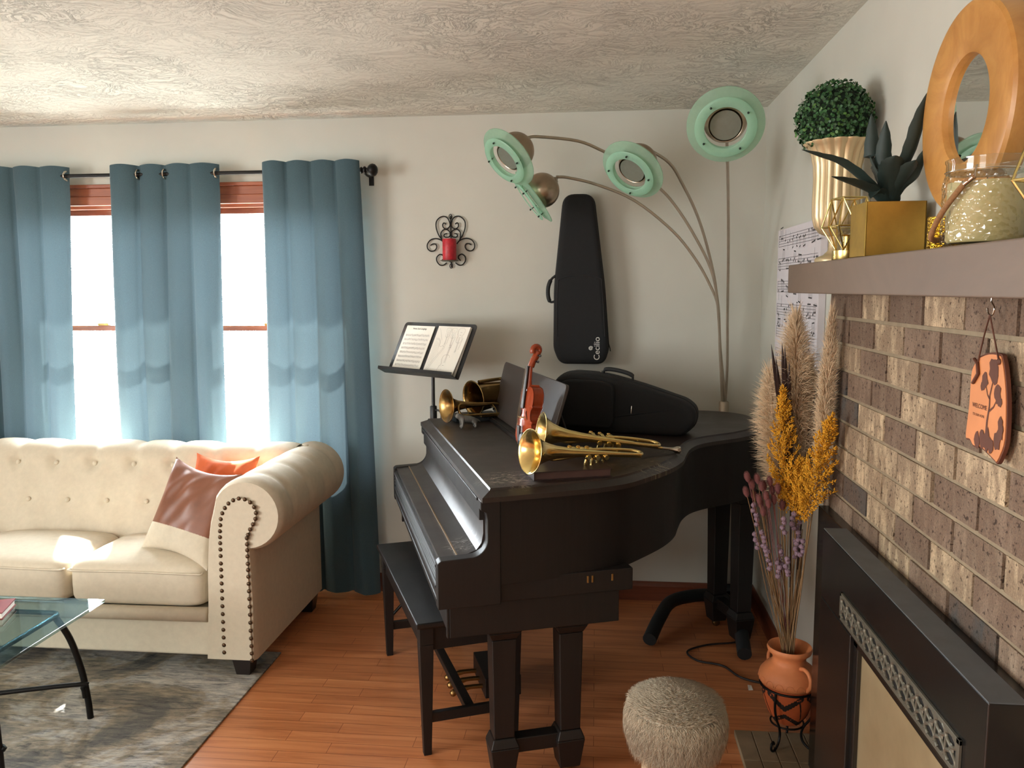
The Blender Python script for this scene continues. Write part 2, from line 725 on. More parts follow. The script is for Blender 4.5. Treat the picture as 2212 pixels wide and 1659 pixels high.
def m_brick():
    t = NT('rough_fireplace_brick')
    at = t.n('ShaderNodeAttribute')
    at.attribute_name = 'tone'
    v = t.coord()
    vs = t.coord(scale=(22, 22, 8))
    streak = t.noise(vs, 1.0, 4, 0.65)
    c = t.mix(t.ramp(streak, [(0.46, (1, 1, 1, 1)), (0.62, (0, 0, 0, 1))]), at.outputs['Color'], t.mix(0.62, at.outputs['Color'], lin((104, 82, 66))))
    pits = t.ramp(t.noise(v, 95, 3, 0.6), [(0.34, (0.28, 0.24, 0.22, 1)), (0.40, (1, 1, 1, 1))])
    grit = t.ramp(t.noise(v, 300, 2, 0.6), [(0.3, (0.72, 0.72, 0.72, 1)), (0.7, (1.2, 1.18, 1.15, 1))])
    c = t.mix(1.0, t.mix(1.0, c, pits, 'MULTIPLY'), grit, 'MULTIPLY')
    t.l(c, t.b.inputs['Base Color'])
    t.set(Roughness=0.9)
    n1 = t.bump(t.noise(v, 70, 5, 0.7), 0.9, 0.006)
    t.bump(pits, 0.6, 0.002, n1)
    return t.m


BRICK = m_brick()
MORTAR = plain('grey_mortar', (142, 127, 104), 0.9, 0, 0.12, 30, 0.6, 120)
INSERT = plain('black_enamel_steel', (26, 25, 24), 0.24, 0.0, 0.1, 12, 0.0, 200.0, **{'Specular_IOR_Level': 0.6})
GRILLE = plain('pewter_grille', (118, 114, 102), 0.5, 0.6)
HEARTH = plain('sandy_hearth_tile', (132, 112, 86), 0.8, 0, 0.15, 12, 0.4, 80)
TERRA = plain('terracotta_clay', (204, 124, 76), 0.6, 0, 0.1, 14, 0.2, 90)
TERRA2 = plain('burnt_orange_glaze', (188, 92, 50), 0.5, 0, 0.1, 14)
TERRABLK = plain('black_slip_paint', (34, 26, 22), 0.6)
FUR = plain('white_faux_fur', (204, 190, 168), 0.9, 0, 0.08, 40)
PALEWOOD = m_wood('pale_beech_leg', (176, 150, 120), (196, 172, 142))
WAX = plain('ivory_wax', (184, 170, 124), 0.5, 0, 0.06)
ROPE = plain('jute_rope', (140, 102, 66), 0.9, 0, 0.2, 200, 0.6, 300)
SLICE = plain('sanded_wood_slice', (208, 134, 82), 0.6, 0, 0.08, 9)
BARK = plain('dark_bark_edge', (96, 52, 34), 0.8)
BURN = plain('burnt_brown_print', (96, 58, 44), 0.8)
LEATHERCORD = plain('brown_leather_cord', (92, 52, 34), 0.7)
PAMPAS = plain('beige_pampas', (224, 198, 164), 0.9, 0, 0.12, 20)
YELLOW = plain('mustard_dyed_plume', (216, 154, 34), 0.85, 0, 0.18, 50)
PALM = plain('dark_dried_palm', (46, 26, 22), 0.6, 0, 0.2, 30)
MAUVE = plain('dusty_rose_bunny_tail', (120, 72, 70), 0.9, 0, 0.15, 60)
LILAC = plain('lilac_globe_flower', (138, 114, 128), 0.9, 0, 0.18, 80)
STRAW = plain('dry_straw_stem', (134, 104, 70), 0.8, 0, 0.15, 20)
REDBOOK = plain('red_book_cover', (112, 20, 22), 0.5)
BLUEBLACK = plain('blue_black_book_cover', (22, 27, 32), 0.5)
DOG = plain('dark_bronze_figurine', (104, 101, 96), 0.5, 0.2, 0.2, 60)
LYREBRASS = plain('worn_brass_pedal', (150, 118, 74), 0.35, 1.0)
CORDBLK = plain('dark_rubber_cord', (28, 20, 18), 0.6)
WHITE = plain('white_plastic', (216, 214, 206), 0.6)


def m_hammered():
    t = NT('hammered_clear_glass')
    v = t.coord()
    vo = t.n('ShaderNodeTexVoronoi')
    vo.inputs['Scale'].default_value = 105
    t.l(v, vo.inputs['Vector'])
    bp = t.n('ShaderNodeBump')
    bp.inputs['Strength'].default_value = 1.0
    bp.inputs['Distance'].default_value = 0.004
    t.l(vo.outputs['Distance'], bp.inputs['Height'])
    tr = t.n('ShaderNodeBsdfTransparent')
    tr.inputs['Color'].default_value = (0.95, 0.95, 0.9, 1)
    gl = t.n('ShaderNodeBsdfGlossy')
    gl.inputs['Roughness'].default_value = 0.05
    t.l(bp.outputs[0], gl.inputs['Normal'])
    mx = t.n('ShaderNodeMixShader')
    t.l(schlick(t, 0.09, bp.outputs[0]), mx.inputs[0])
    t.l(tr.outputs[0], mx.inputs[1])
    t.l(gl.outputs[0], mx.inputs[2])
    t.l(mx.outputs[0], t.out.inputs['Surface'])
    t.t.nodes.remove(t.b)
    return t.m


HAMMER = m_hammered()
CLEAR = m_glass('clear_glass', (0.94, 0.95, 0.93, 1))


def m_stovedoor():
    t = NT('door_glass_painted_reflection')
    v = t.coord()
    t.l(t.ramp(t.noise(v, 5, 4), [(0.35, (168, 150, 116)), (0.65, (190, 172, 136))]), t.b.inputs['Base Color'])  # tan base stands in for the bright room reflected in the glass
    t.set(Roughness=0.32, Metallic=0.4)
    return t.m


DOORGLASS = m_stovedoor()

# ------------------------------------------------------------------ the room
D = 4.094
XR = 0.797
H = 2.44
WX0, WX1, WXM, WZ0, WZ1 = -3.05, -1.28, -2.16, 0.70, 2.04

struct(obj('floor', MB().box(-4.8, XR + 0.15, -2.6, D + 0.15, -0.08, 0.0), FLOOR, smooth=0))
struct(obj('ceiling', MB().box(-4.8, XR + 0.15, -2.6, D + 0.15, H, H + 0.1), CEIL, smooth=0))
wb = MB()
wb.box(-4.8, WX0, D, D + 0.15, 0, H).box(WX1, XR + 0.15, D, D + 0.15, 0, H)
wb.box(WX0, WX1, D, D + 0.15, 0, WZ0).box(WX0, WX1, D, D + 0.15, WZ1, H)
struct(obj('wall_back', wb, WALL, smooth=0))
struct(obj('wall_right', MB().box(XR, XR + 0.15, -2.6, D, 0, H), WALL, smooth=0))
struct(obj('wall_left', MB().box(-4.95, -4.8, -2.6, D + 0.15, 0, H), WALL, smooth=0))
wr = MB().box(-4.8, XR + 0.15, -2.75, -2.6, 0, H)
struct(obj('wall_rear', wr, WALL, smooth=0))
BP = [(0, 0), (0.014, 0), (0.014, 0.075), (0.009, 0.09), (0.005, 0.098), (0, 0.098)]
struct(obj('baseboard_back', MB().ext([(D - a, b) for a, b in BP], -4.8, XR, 'yz'), BASEW, smooth=0))
struct(obj('baseboard_right', MB().ext([(XR - a, b) for a, b in BP], 2.72, D - 0.014, 'xz'), BASEW, smooth=0))
# unseen roof overhang, added to shade the upper part of the windows
struct(obj('added_overhang', MB().box(-5.2, 1.2, D + 0.15, D + 0.72, 2.42, 2.54), plain('white_soffit_paint', (220, 218, 210), 0.7), smooth=0))
# window casing
cs = MB()
for z0, z1, t in ((2.030, 2.075, 0.022), (2.075, 2.118, 0.016), (2.118, 2.136, 0.028)):
    cs.box(WX0 - 0.06, WX1 + 0.06, D - t, D, z0, z1)
for x in (WX0 - 0.06, WX1):
    cs.box(x, x + 0.06, D - 0.016, D, WZ0 - 0.02, 2.075)
cs.box(WXM - 0.04, WXM + 0.04, D - 0.016, D + 0.12, WZ0, 2.06)
cs.box(WX0 - 0.08, WX1 + 0.08, D - 0.045, D + 0.1, WZ0 - 0.025, WZ0)
cs.box(WX0 - 0.06, WX1 + 0.06, D - 0.014, D, WZ0 - 0.085, WZ0 - 0.025)
struct(obj('trim_2', cs, WOODTRIM, smooth=0, bevel=0.003))


def window(name, x0, x1):
    w = MB()
    yo = D + 0.03
    w.box(x0, x0 + 0.03, yo, yo + 0.09, WZ0, WZ1).box(x1 - 0.03, x1, yo, yo + 0.09, WZ0, WZ1)
    w.box(x0, x1, yo, yo + 0.09, WZ1 - 0.025, WZ1).box(x0, x1, yo, yo + 0.09, WZ0, WZ0 + 0.03)
    o = struct(obj(name, w, WOODTRIM, smooth=0, bevel=0.003))
    for nm, z0, z1, dy in (('lower_sash', WZ0 + 0.03, 1.405, 0.025), ('upper_sash', 1.378, WZ1 - 0.025, 0.055)):
        s = MB()
        a, b, y0, y1 = x0 + 0.03, x1 - 0.03, yo + dy - 0.012, yo + dy + 0.012
        s.box(a, a + 0.035, y0, y1, z0, z1).box(b - 0.035, b, y0, y1, z0, z1)
        s.box(a, b, y0, y1, z0, z0 + 0.028).box(a, b, y0, y1, z1 - 0.028, z1)
        so_ = obj(nm, s, WOODTRIM, o, smooth=0, bevel=0.002)
        obj('pane', MB().box(a + 0.03, b - 0.03, y0 + 0.009, y0 + 0.013, z0 + 0.02, z1 - 0.02), WINGLASS, so_, smooth=0)
    lk = MB().box((x0 + x1) / 2 - 0.03, (x0 + x1) / 2 + 0.03, yo + 0.0, yo + 0.03, 1.405, 1.418)
    obj('sash_lock', lk, plain('brass_sash_lock', (150, 112, 62), 0.35, 0.9), o, smooth=0, bevel=0.003)
    return o


window('window_1', WX0, WXM - 0.04)
window('window_2', WXM + 0.04, WX1)
# two added windows with white blinds, out of view behind the fill lights
ADDED_BLIND = plain('added_white_blind', (235, 235, 230), 0.8)
for nm, mk in (('added_window_3', lambda u, v, d0, d1, z0, z1: MB().box(-4.8 + d0, -4.8 + d1, u, v, z0, z1)), ('added_window_4', lambda u, v, d0, d1, z0, z1: MB().box(u - 2.5, v - 2.5, -2.6 + d0, -2.6 + d1, z0, z1))):
    fr_ = MB()
    for a in ((-1.2, -1.1, 0, 0.025, 0.65, 2.25), (0.9, 1.0, 0, 0.025, 0.65, 2.25), (-1.2, 1.0, 0, 0.025, 2.20, 2.28), (-1.2, 1.0, 0, 0.03, 0.62, 0.70)):
        q_ = mk(*a)
        fr_.add(q_.v, q_.f)
    w_o = struct(obj(nm, fr_, WOODTRIM, smooth=0, bevel=0.003))
    obj('added_blind', mk(-1.1, 0.9, 0.002, 0.010, 0.70, 2.20), ADDED_BLIND, w_o, smooth=0)
# ------------------------------------------------------------------ things placed in world coordinates under a root
ROOTINV = {}


def root(name, label, cat, loc=(0, 0, 0), rot=(0, 0, 0), group=None, M=None):
    o = thing(name, label, cat, loc, rot, group, M)
    if M is None:
        from mathutils import Euler
        M = Matrix.Translation(loc) @ Euler(rot).to_matrix().to_4x4()
    ROOTINV[o.name] = M.inverted()
    return o


def part(name, mb, mat, r, **kw):
    """part given in world coordinates"""
    inv = ROOTINV[r.name]
    mb.xf(inv)
    o = obj(name, mb, mat, r, **kw)
    ROOTINV[o.name] = inv
    return o


def single(name, mb, mat, label, cat, group=None, loc=None, **kw):
    """a thing that is one mesh, given in world coordinates, origin at its base"""
    if loc is None:
        n = len(mb.v)
        loc = (sum(p[0] for p in mb.v) / n, sum(p[1] for p in mb.v) / n, min(p[2] for p in mb.v))
    mb.xf(Matrix.Translation(-Vector(loc)))
    o = obj(name, mb, mat, None, **kw)
    o.location = loc
    ROOTINV[o.name] = Matrix.Translation(-Vector(loc))
    return tag(o, label, cat, group)


def superbox(mb, hx, hy, hz, e1=0.25, e2=0.25, n=40, m=20, M=None, crown=0.0, filt=None):
    rows = []
    sg = lambda c, e: math.copysign(abs(c) ** e, c)
    for i in range(m + 1):
        t = -PI / 2 + PI * i / m
        row = []
        for k in range(n + 1):
            a = 2 * PI * k / n
            x = hx * sg(math.cos(t), e1) * sg(math.cos(a), e2)
            y = hy * sg(math.cos(t), e1) * sg(math.sin(a), e2)
            z = hz * sg(math.sin(t), e1)
            if crown:
                z += crown * (z / hz if z > 0 else 0) * (1 - (x / hx) ** 2) * (1 - (y / hy) ** 2)
            p = Vector((x, y, z))
            row.append(M @ p if M is not None else p)
        rows.append(row)
    return mb.grid(rows)


# ---- curtains and rod; thin added plate; light falling on the insert's top is put into its grey
RODY, RODZ = 3.975, 2.168
rod = root('curtain_rod', 'thin black metal curtain rod with a turned ball finial above the windows', 'curtain rod', (-2.2, RODY, RODZ))
part('rod', MB().tube([(-3.5, RODY, RODZ), (-1.115, RODY, RODZ)], 0.0095, 12), IRON, rod)
fin = MB().lathe([(0.0, 0), (0.014, 0.0), (0.017, 0.006), (0.010, 0.012), (0.018, 0.018), (0.019, 0.024), (0.011, 0.032), (0.012, 0.036), (0.022, 0.042), (0.029, 0.052), (0.031, 0.062), (0.027, 0.074), (0.016, 0.083), (0.0, 0.086)], 24,
                 (-1.15, RODY, RODZ), Matrix.Rotation(PI / 2, 3, 'Y'))
part('finial', fin, IRON, rod)
for bx in (-1.128, -2.3, -3.4):
    b = MB().tube([(bx, RODY, RODZ - 0.014), (bx, RODY + 0.04, RODZ - 0.02), (bx, D - 0.004, RODZ - 0.02)], 0.006, 8)
    b.box(bx - 0.012, bx + 0.012, D - 0.006, D, RODZ - 0.06, RODZ + 0.02)
    part('bracket', b, IRON, rod)


def curtain(xt, xb, label, seed, n=4, zb=0.035, bow=0.0, val=None):
    val = val or [-0.013] * (n + 1)
    rnd = random.Random(seed)
    r = root('curtain', label, 'curtain', ((xt[0] + xt[1]) / 2, RODY, 0.0), group=None)
    zt = 2.212
    rows = []
    NR, NC = 30, n * 16
    ph = [rnd.uniform(-0.05, 0.05) for _ in range(n + 1)]
    for i in range(NR + 1):
        t = i / NR
        z = zt + (zb - zt) * t
        row = []
        for k in range(NC + 1):
            s = k / NC
            u = s * n
            c = int(min(u, n - 1e-6))
            fr = u - c
            hump = math.sin(PI * fr) ** 0.5
            amp = (0.030 + 0.022 * min(1, 3 * t)) * (0.85 + 0.3 * math.sin(3 * t + c + seed))
            x0 = xt[0] + (xb[0] - xt[0]) * t
            x1 = xt[1] + (xb[1] - xt[1]) * t
            x = x0 + (x1 - x0) * s + 0.010 * math.sin(2 * PI * fr) * (0.3 + t) + ph[c] * t * 0.22 * math.sin(PI * s)
            x += bow * math.sin(PI * t) * (1 - s)
            y = RODY + (val[c] * (1 - fr) + val[c + 1] * fr) * (1 - min(1, 3 * t)) + 0.012 * min(1, 3 * t) - amp * hump - 0.012 * t * math.sin(5 * t + 2.3 * c)
            if z > 2.10:
                y -= 0.003
            zz = z + (0.006 * math.sin(PI * fr) if i == 0 else 0) + (0.008 * math.sin(2 * PI * s * 1.3 + seed) if i == NR else 0)
            row.append((x, y, zz))
        rows.append(row)
    m = MB().grid(rows)
    o = part('fabric_panel', m, CURT, r, smooth=180)
    for c in range(n + 1):
        if val[c] < 0:
            continue
        s = c / n
        x = xt[0] + (xt[1] - xt[0]) * s + (0.006 if c == 0 else -0.012 if c == n else 0)
        g = MB()
        M = Matrix.Rotation(PI / 2, 3, 'Y')
        g.shell([(0.018, -0.003), (0.026, -0.003), (0.027, 0.0), (0.026, 0.003), (0.018, 0.003), (0.0165, 0)], 20, (x, RODY, RODZ), M)
        part('grommet', g, CHROME, r, label='silver grommet ring')
    return r


curtain((-3.24, -2.665), (-3.30, -2.765), 'teal curtain panel at the left edge of the photo, left of the first window gap', 1, bow=0.0, val=[-0.013, -0.013, -0.013, -0.013, 0.016])
curtain((-2.432, -1.872), (-2.455, -1.915), 'teal curtain panel hanging between the two bright window gaps', 2, bow=-0.03, val=[-0.013, 0.016, 0.012, -0.013, 0.016])
curtain((-1.640, -1.150), (-1.685, -1.105), 'teal curtain panel nearest the piano, reaching the floor beside the sofa arm', 3)

# ---- sofa
sofa = root('chesterfield_sofa', 'cream tufted chesterfield sofa with rolled arms and nailhead trim under the windows', 'sofa', (-2.5, 3.45, 0))
SX0, SX1 = -3.61, -1.40
ROWS = [(0.775, 0.0), (0.62, 0.5), (0.46, 0.0)]
prof = [(3.50, 0.36), (3.525, 0.46), (3.555, 0.54), (3.587, 0.62), (3.625, 0.70), (3.648, 0.765), (3.663, 0.805), (3.695, 0.838), (3.745, 0.852), (3.80, 0.85), (3.855, 0.825), (3.885, 0.775), (3.885, 0.715), (3.862, 0.665), (3.845, 0.62), (3.845, 0.45), (3.845, 0.09)]
pp = smooth_path([(0, a, b) for a, b in prof], 4)
cum = [0.0]
for a, b in zip(pp, pp[1:]):
    cum.append(cum[-1] + (b - a).length)


def arc_at_z(z):
    for i in range(len(pp) - 1):
        if pp[i].z <= z <= pp[i + 1].z:
            return cum[i]
    return 0


BT = []
for rz, off in ROWS:
    s0 = arc_at_z(rz)
    for k in range(-4, 12):
        bx = -2.02 + off * 0.2 - 0.2 * k
        if SX0 + 0.2 < bx < SX1 - 0.13:
            BT.append((bx, s0, rz))
s_top = arc_at_z(0.775)
NX = 150
rows = []
for i, p in enumerate(pp):
    tn = (pp[min(i + 1, len(pp) - 1)] - pp[max(i - 1, 0)]).normalized()
    nrm = Vector((0, -tn.z, tn.y))
    row = []
    for k in range(NX + 1):
        x = SX0 + 0.05 + (SX1 - 0.03 - SX0 - 0.05) * k / NX
        d = 0.0
        for bx, bs, bz in BT:
            dx, ds = x - bx, cum[i] - bs
            if abs(dx) < 0.16 and abs(ds) < 0.16:
                q = dx * dx + ds * ds
                d -= (0.030 if bz > 0.7 else 0.018) * math.exp(-q / 0.0011)
        ds = cum[i] - s_top
        u = ((x + 2.02) / 0.2) % 1.0
        u = min(u, 1 - u) * 0.2
        if ds > 0:
            fall = math.exp(-((ds - 0.13) / 0.14) ** 2)
            d -= 0.011 * fall * math.exp(-(u / 0.026) ** 2)
            d += 0.005 * fall * (u / 0.1)
        elif ds > -0.4:
            d += 0.004 * math.cos(2 * PI * (x + 2.02) / 0.2 + 15 * ds)
        row.append(p + nrm * d + Vector((x, 0, 0)))
    rows.append(row)
back = MB().grid(rows)
part('back', back, CREAM, sofa, smooth=180)
for bx, bs, bz in BT:
    i = min(range(len(cum)), key=lambda j: abs(cum[j] - bs))
    tn = (pp[i + 1] - pp[i - 1]).normalized()
    n_ = Vector((0, -tn.z, tn.y))
    c = pp[i] - n_ * (0.022 if bz > 0.7 else 0.010) + Vector((bx, 0, 0))
    Mq = Vector((0, 0, 1)).rotation_difference(n_).to_matrix()
    part('tuft_button', MB().ball(c, (0.0125, 0.0125, 0.008), 12, 8, Mq), BUTTON, sofa, smooth=180)
part('base', MB().box(SX0 + 0.06, SX1 - 0.02, 3.085, 3.84, 0.085, 0.27), CREAM, sofa, smooth=0, bevel=0.012)
part('front_rail_roll', MB().tube([(SX0 + 0.15, 3.088, 0.262), (-2.5, 3.083, 0.258), (-1.585, 3.088, 0.262)], 0.030, 14), CREAM, sofa, smooth=180)
for cx in (-1.902, -2.512, -3.122):
    m = MB()
    superbox(m, 0.303, 0.225, 0.096, 0.30, 0.22, 48, 20, Matrix.Translation((cx, 3.315, 0.372)), crown=0.030)
    part('seat_cushion', m, CREAM, sofa, smooth=180)
    w = [(cx + sx * 0.290, 3.09 + 0.45 * sy, 0.434 - 0.004 * abs(sx)) for sx, sy in ((-1.0, 0.05), (-0.97, 0.005), (-0.5, 0.0), (0, 0), (0.5, 0), (0.97, 0.005), (1.0, 0.05))]
    part('cushion_piping', MB().tube(smooth_path(w, 5), 0.0045, 6), CREAM, sofa, smooth=180)


def sofa_arm(mirror):
    sx = -1 if mirror else 1
    cx = (SX0 + SX1) / 2

    def X(x):
        return x if not mirror else 2 * cx - x - 0.02
    pr = [(-1.375, 0.085), (-1.375, 0.30), (-1.375, 0.50), (-1.374, 0.548)]
    pr += arc2(-1.392, 0.695, 0.15, -82, 150, 22)
    pr += [(-1.535, 0.72), (-1.552, 0.66), (-1.564, 0.58), (-1.57, 0.45), (-1.572, 0.30), (-1.572, 0.085)]
    NY = 44
    rows = []
    creases = (3.20, 3.40, 3.60, 3.78)
    for k in range(NY + 1):
        y = 3.06 + 0.81 * k / NY
        inset = 0.0
        if k == 0:
            inset = 0.016
        elif k == 1:
            inset = 0.004
        row = []
        for x, z in pr:
            d = Vector((x + 1.45, 0, z - 0.66))
            dl = d.length
            w = max(0.0, min(1.0, (z - 0.60) / 0.15))
            dd = inset
            for c in creases:
                sh = 0.05 * (z - 0.7)
                dd += 0.011 * w * math.exp(-((y - c + sh) / 0.020) ** 2)
            q = Vector((x, 0, z)) - d.normalized() * dd if z > 0.1 else Vector((x - (0.01 if k == 0 else 0), 0, z))
            row.append((X(q.x), y + (0.012 if k == 1 else 0) * 0, q.z))
        rows.append(row)
    m = MB().grid(rows, flip=not mirror)
    n = len(pr)
    m.f.append(tuple(range(n)) if mirror else tuple(range(n - 1, -1, -1)))
    m.f.append(tuple((NY * n + i) for i in (range(n - 1, -1, -1) if mirror else range(n))))
    arm = part('arm', m, CREAM, sofa, smooth=60)
    # front panel outlined with nails
    pl = [(-1.505, 0.09), (-1.500, 0.56), (-1.497, 0.64), (-1.490, 0.69), (-1.472, 0.728), (-1.448, 0.752), (-1.415, 0.766), (-1.380, 0.760), (-1.355, 0.738), (-1.345, 0.708), (-1.352, 0.675), (-1.370, 0.645), (-1.384, 0.61), (-1.388, 0.56), (-1.388, 0.09)]
    path = smooth_path([(X(a), 3.052, b) for a, b in pl], 48)
    pan = MB().ext([(p.x, p.z) for p in path][::16], 3.050, 3.075, 'xz')
    fixnormals(part('front_panel', pan, CREAM, arm, smooth=0, bevel=0.003))
    acc, last = 0.0, path[0]
    for p in path:
        acc += (p - last).length
        last = p
        if acc >= 0.0245:
            acc = 0.0
            if not mirror:
                part('nailhead', MB().ball(p + Vector((0, -0.002, 0)), (0.0088, 0.005, 0.0088), 10, 6), NAIL, arm, smooth=180, label='dark brass nailhead')
    b = MB().ball((X(-1.40), 3.79, 0.836), (0.0125, 0.0125, 0.008), 12, 8)
    part('tuft_button', b, BUTTON, arm, smooth=180)


sofa_arm(False)
sofa_arm(True)
for fx, fy in ((-1.445, 3.115), (-1.425, 3.80), (-3.57, 3.115), (-3.57, 3.80)):
    part('foot', MB().frustum((fx, fy, 0.0085 if fy < 3.3 else 0.0, 0.030, 0.030), (fx, fy, 0.086, 0.042, 0.042)), DARKLEG, sofa, smooth=0, bevel=0.004)


def pillow(name, label, c, right, up, w, h, th, mat, band=None):
    right, up = Vector(right).normalized(), Vector(up).normalized()
    nrm = right.cross(up).normalized()
    up = nrm.cross(right)
    M = Matrix((right, up, nrm)).transposed().to_4x4()
    M.translation = c
    r = root(name, label, 'pillow', M=M)

    def surf(v0, v1, mat, nm):
        m = MB()
        N = 28
        for sgn in (1, -1):
            rows = []
            for i in range(N + 1):
                v = -1 + 2 * (v0 + (v1 - v0) * i / N)
                row = []
                for k in range(N + 1):
                    u = -1 + 2 * k / N
                    px = u * (1 - 0.13 * (1 - v * v) * abs(u))
                    py = v * (1 - 0.16 * (1 - u * u) * abs(v))
                    puff = ((1 - u ** 2) * (1 - v ** 2)) ** 0.42 if abs(u) < 1 and abs(v) < 1 else 0
                    puff += (0.10 * math.sin(7 * u + 3 * v) + 0.07 * math.sin(13 * u - 9 * v)) * (1 - u * u) * (0.3 + max(0, v)) * (1 - v * v) * 1.6
                    row.append((px * w / 2, py * h / 2, sgn * puff * th / 2))
                rows.append(row)
            m.grid(rows, flip=sgn < 0)
        obj(nm, m, mat, r, smooth=180)
    if band:
        surf(0.30, 1, mat, 'leather_cover')
        surf(0, 0.303, band, 'linen_band')
    else:
        surf(0, 1, mat, 'cover')
    return r


pillow('throw_pillow', 'brown leather throw pillow with a cream band at the bottom on the sofa', (-1.728, 3.262, 0.645), (0.36, -0.12, -0.045), (0.07, 0.16, 0.36), 0.38, 0.42, 0.13, SADDLE, CREAM)
pillow('throw_pillow', 'plain orange throw pillow tucked behind the brown leather one', (-1.688, 3.46, 0.655), (0.36, -0.10, 0.01), (0.03, 0.12, 0.36), 0.36, 0.40, 0.11, ORANGE)

# ---- rug
single('area_rug', MB().box(-4.3, -1.37, 1.0, 3.312, 0.0, 0.008), RUG, 'distressed grey and beige area rug under the coffee table', 'rug', smooth=0, bevel=0.003)

# ---- coffee table
tb = root('coffee_table', 'glass topped coffee table with curved black iron legs in front of the sofa', 'table', (-2.41, 2.477, 0.008))
gl = MB().box(-3.01, -1.81, 2.20, 2.754, 0.440, 0.452)
part('glass_top', gl, TABGLASS, tb, smooth=0, bevel=0.004)
fr = MB()
c4 = [(-1.925, 2.66), (-1.925, 2.29), (-2.895, 2.29), (-2.895, 2.66)]
ring = []
for i, (cx, cy) in enumerate(c4):
    sx, sy = (-1 if cx > -2.4 else 1), (-1 if cy > 2.4 else 1)
    a0 = {(-1, -1): (90, 0), (-1, 1): (0, -90), (1, 1): (270, 180), (1, -1): (180, 90)}[(sx, sy)]
    ring += [(p[0], p[1], 0.431) for p in arc2(cx + sx * 0.03, cy + sy * 0.03, 0.03, a0[0], a0[1], 5)]
fr.tube(ring, 0.009, 8, closed=True)
part('top_frame', fr, plain('blue_grey_frame_metal', (92, 112, 120), 0.3, 0.8), tb, smooth=60)
for lx, ly in ((-1.868, 2.705), (-1.868, 2.25), (-2.952, 2.25), (-2.952, 2.705)):
    ix, iy = (-1 if lx > -2.4 else 1), (-1 if ly > 2.4 else 1)
    p = smooth_path([(lx + ix * 0.072, ly + iy * 0.06, 0.428), (lx + ix * 0.038, ly + iy * 0.032, 0.33), (lx + ix * 0.014, ly + iy * 0.012, 0.20), (lx + ix * 0.003, ly + iy * 0.003, 0.08), (lx, ly, 0.009)], 5)
    lg = MB().tube(p, 0.0115, 10)
    part('leg', lg, IRON, tb, smooth=60)
    q = smooth_path([(lx + ix * 0.008, ly + iy * 0.012, 0.095), (lx + ix * 0.012, ly + iy * 0.016, 0.135), (lx + ix * 0.035, ly + iy * 0.03, 0.152), (-2.41 - ix * 0.06, 2.477 - iy * 0.03, 0.152)], 5)
    part('stretcher', MB().tube(q, 0.009, 8), IRON, tb, smooth=60)
part('center_ring', MB().tube([(-2.41 + 0.065 * math.cos(a), 2.477 + 0.035 * math.sin(a), 0.152) for a in [i * PI / 8 for i in range(16)]], 0.009, 8, closed=True), IRON, tb, smooth=60)
bk = root('book', 'small dark red book lying on the coffee table at the left edge', 'book', (-2.165, 2.575, 0.452), (0, 0, 0.35))
bm_ = MB().box(-0.09, 0.09, -0.07, 0.07, 0, 0.003).box(-0.09, 0.09, -0.07, 0.07, 0.022, 0.025).box(-0.09, -0.087, -0.07, 0.07, 0, 0.025)
obj('cover', bm_, REDBOOK, bk, smooth=0)
obj('pages', MB().box(-0.086, 0.086, -0.066, 0.066, 0.003, 0.022), PAPER, bk, smooth=0)
# ------------------------------------------------------------------ grand piano (local x: along the strings, y: along the keyboard)
PA = math.radians(19.5)
P0 = Vector((-0.325, 2.286, 0.0))
PM = Matrix.Translation(P0) @ Matrix.Rotation(PA, 4, 'Z')
LIDZ = 1.01


def PW(l, k, z=LIDZ):
    return PM @ Vector((l, k, z))


def PD(l, k, z=0.0):
    return PM.to_3x3() @ Vector((l, k, z))


piano = root('baby_grand_piano', 'dark brown baby grand piano with closed lid in the corner of the room', 'piano', M=PM)


def ppart(name, mb, mat=PIANO, parent=None, **kw):
    return obj(name, mb, mat, parent or piano, **kw)


def offset_poly(poly, d):
    n = len(poly)
    out = []
    for i in range(n):
        a, b, c = Vector(poly[i - 1]), Vector(poly[i]), Vector(poly[(i + 1) % n])
        e1, e2 = (b - a).normalized(), (c - b).normalized()
        n1, n2 = Vector((-e1.y, e1.x)), Vector((-e2.y, e2.x))
        m = (n1 + n2).normalized()
        out.append(tuple(b + m * d / max(0.4, m.dot(n1))))
    return out


curve = [(0.36, 0.03), (0.47, 0.062), (0.566, 0.124), (0.69, 0.221), (0.777, 0.316), (0.835, 0.41), (0.895, 0.504), (0.96, 0.575), (1.03, 0.617), (1.12, 0.65), (1.20, 0.677), (1.33, 0.756), (1.42, 0.87), (1.47, 0.99), (1.487, 1.10), (1.46, 1.19), (1.40, 1.262), (1.30, 1.315), (1.10, 1.352)]
cv = [(p.x, p.y) for p in smooth_path([(a, b, 0) for a, b in curve], 4)]
OUT = [(0, 0), (0.16, 0.012)] + cv + [(0.9, 1.372), (0.0, 1.405)]


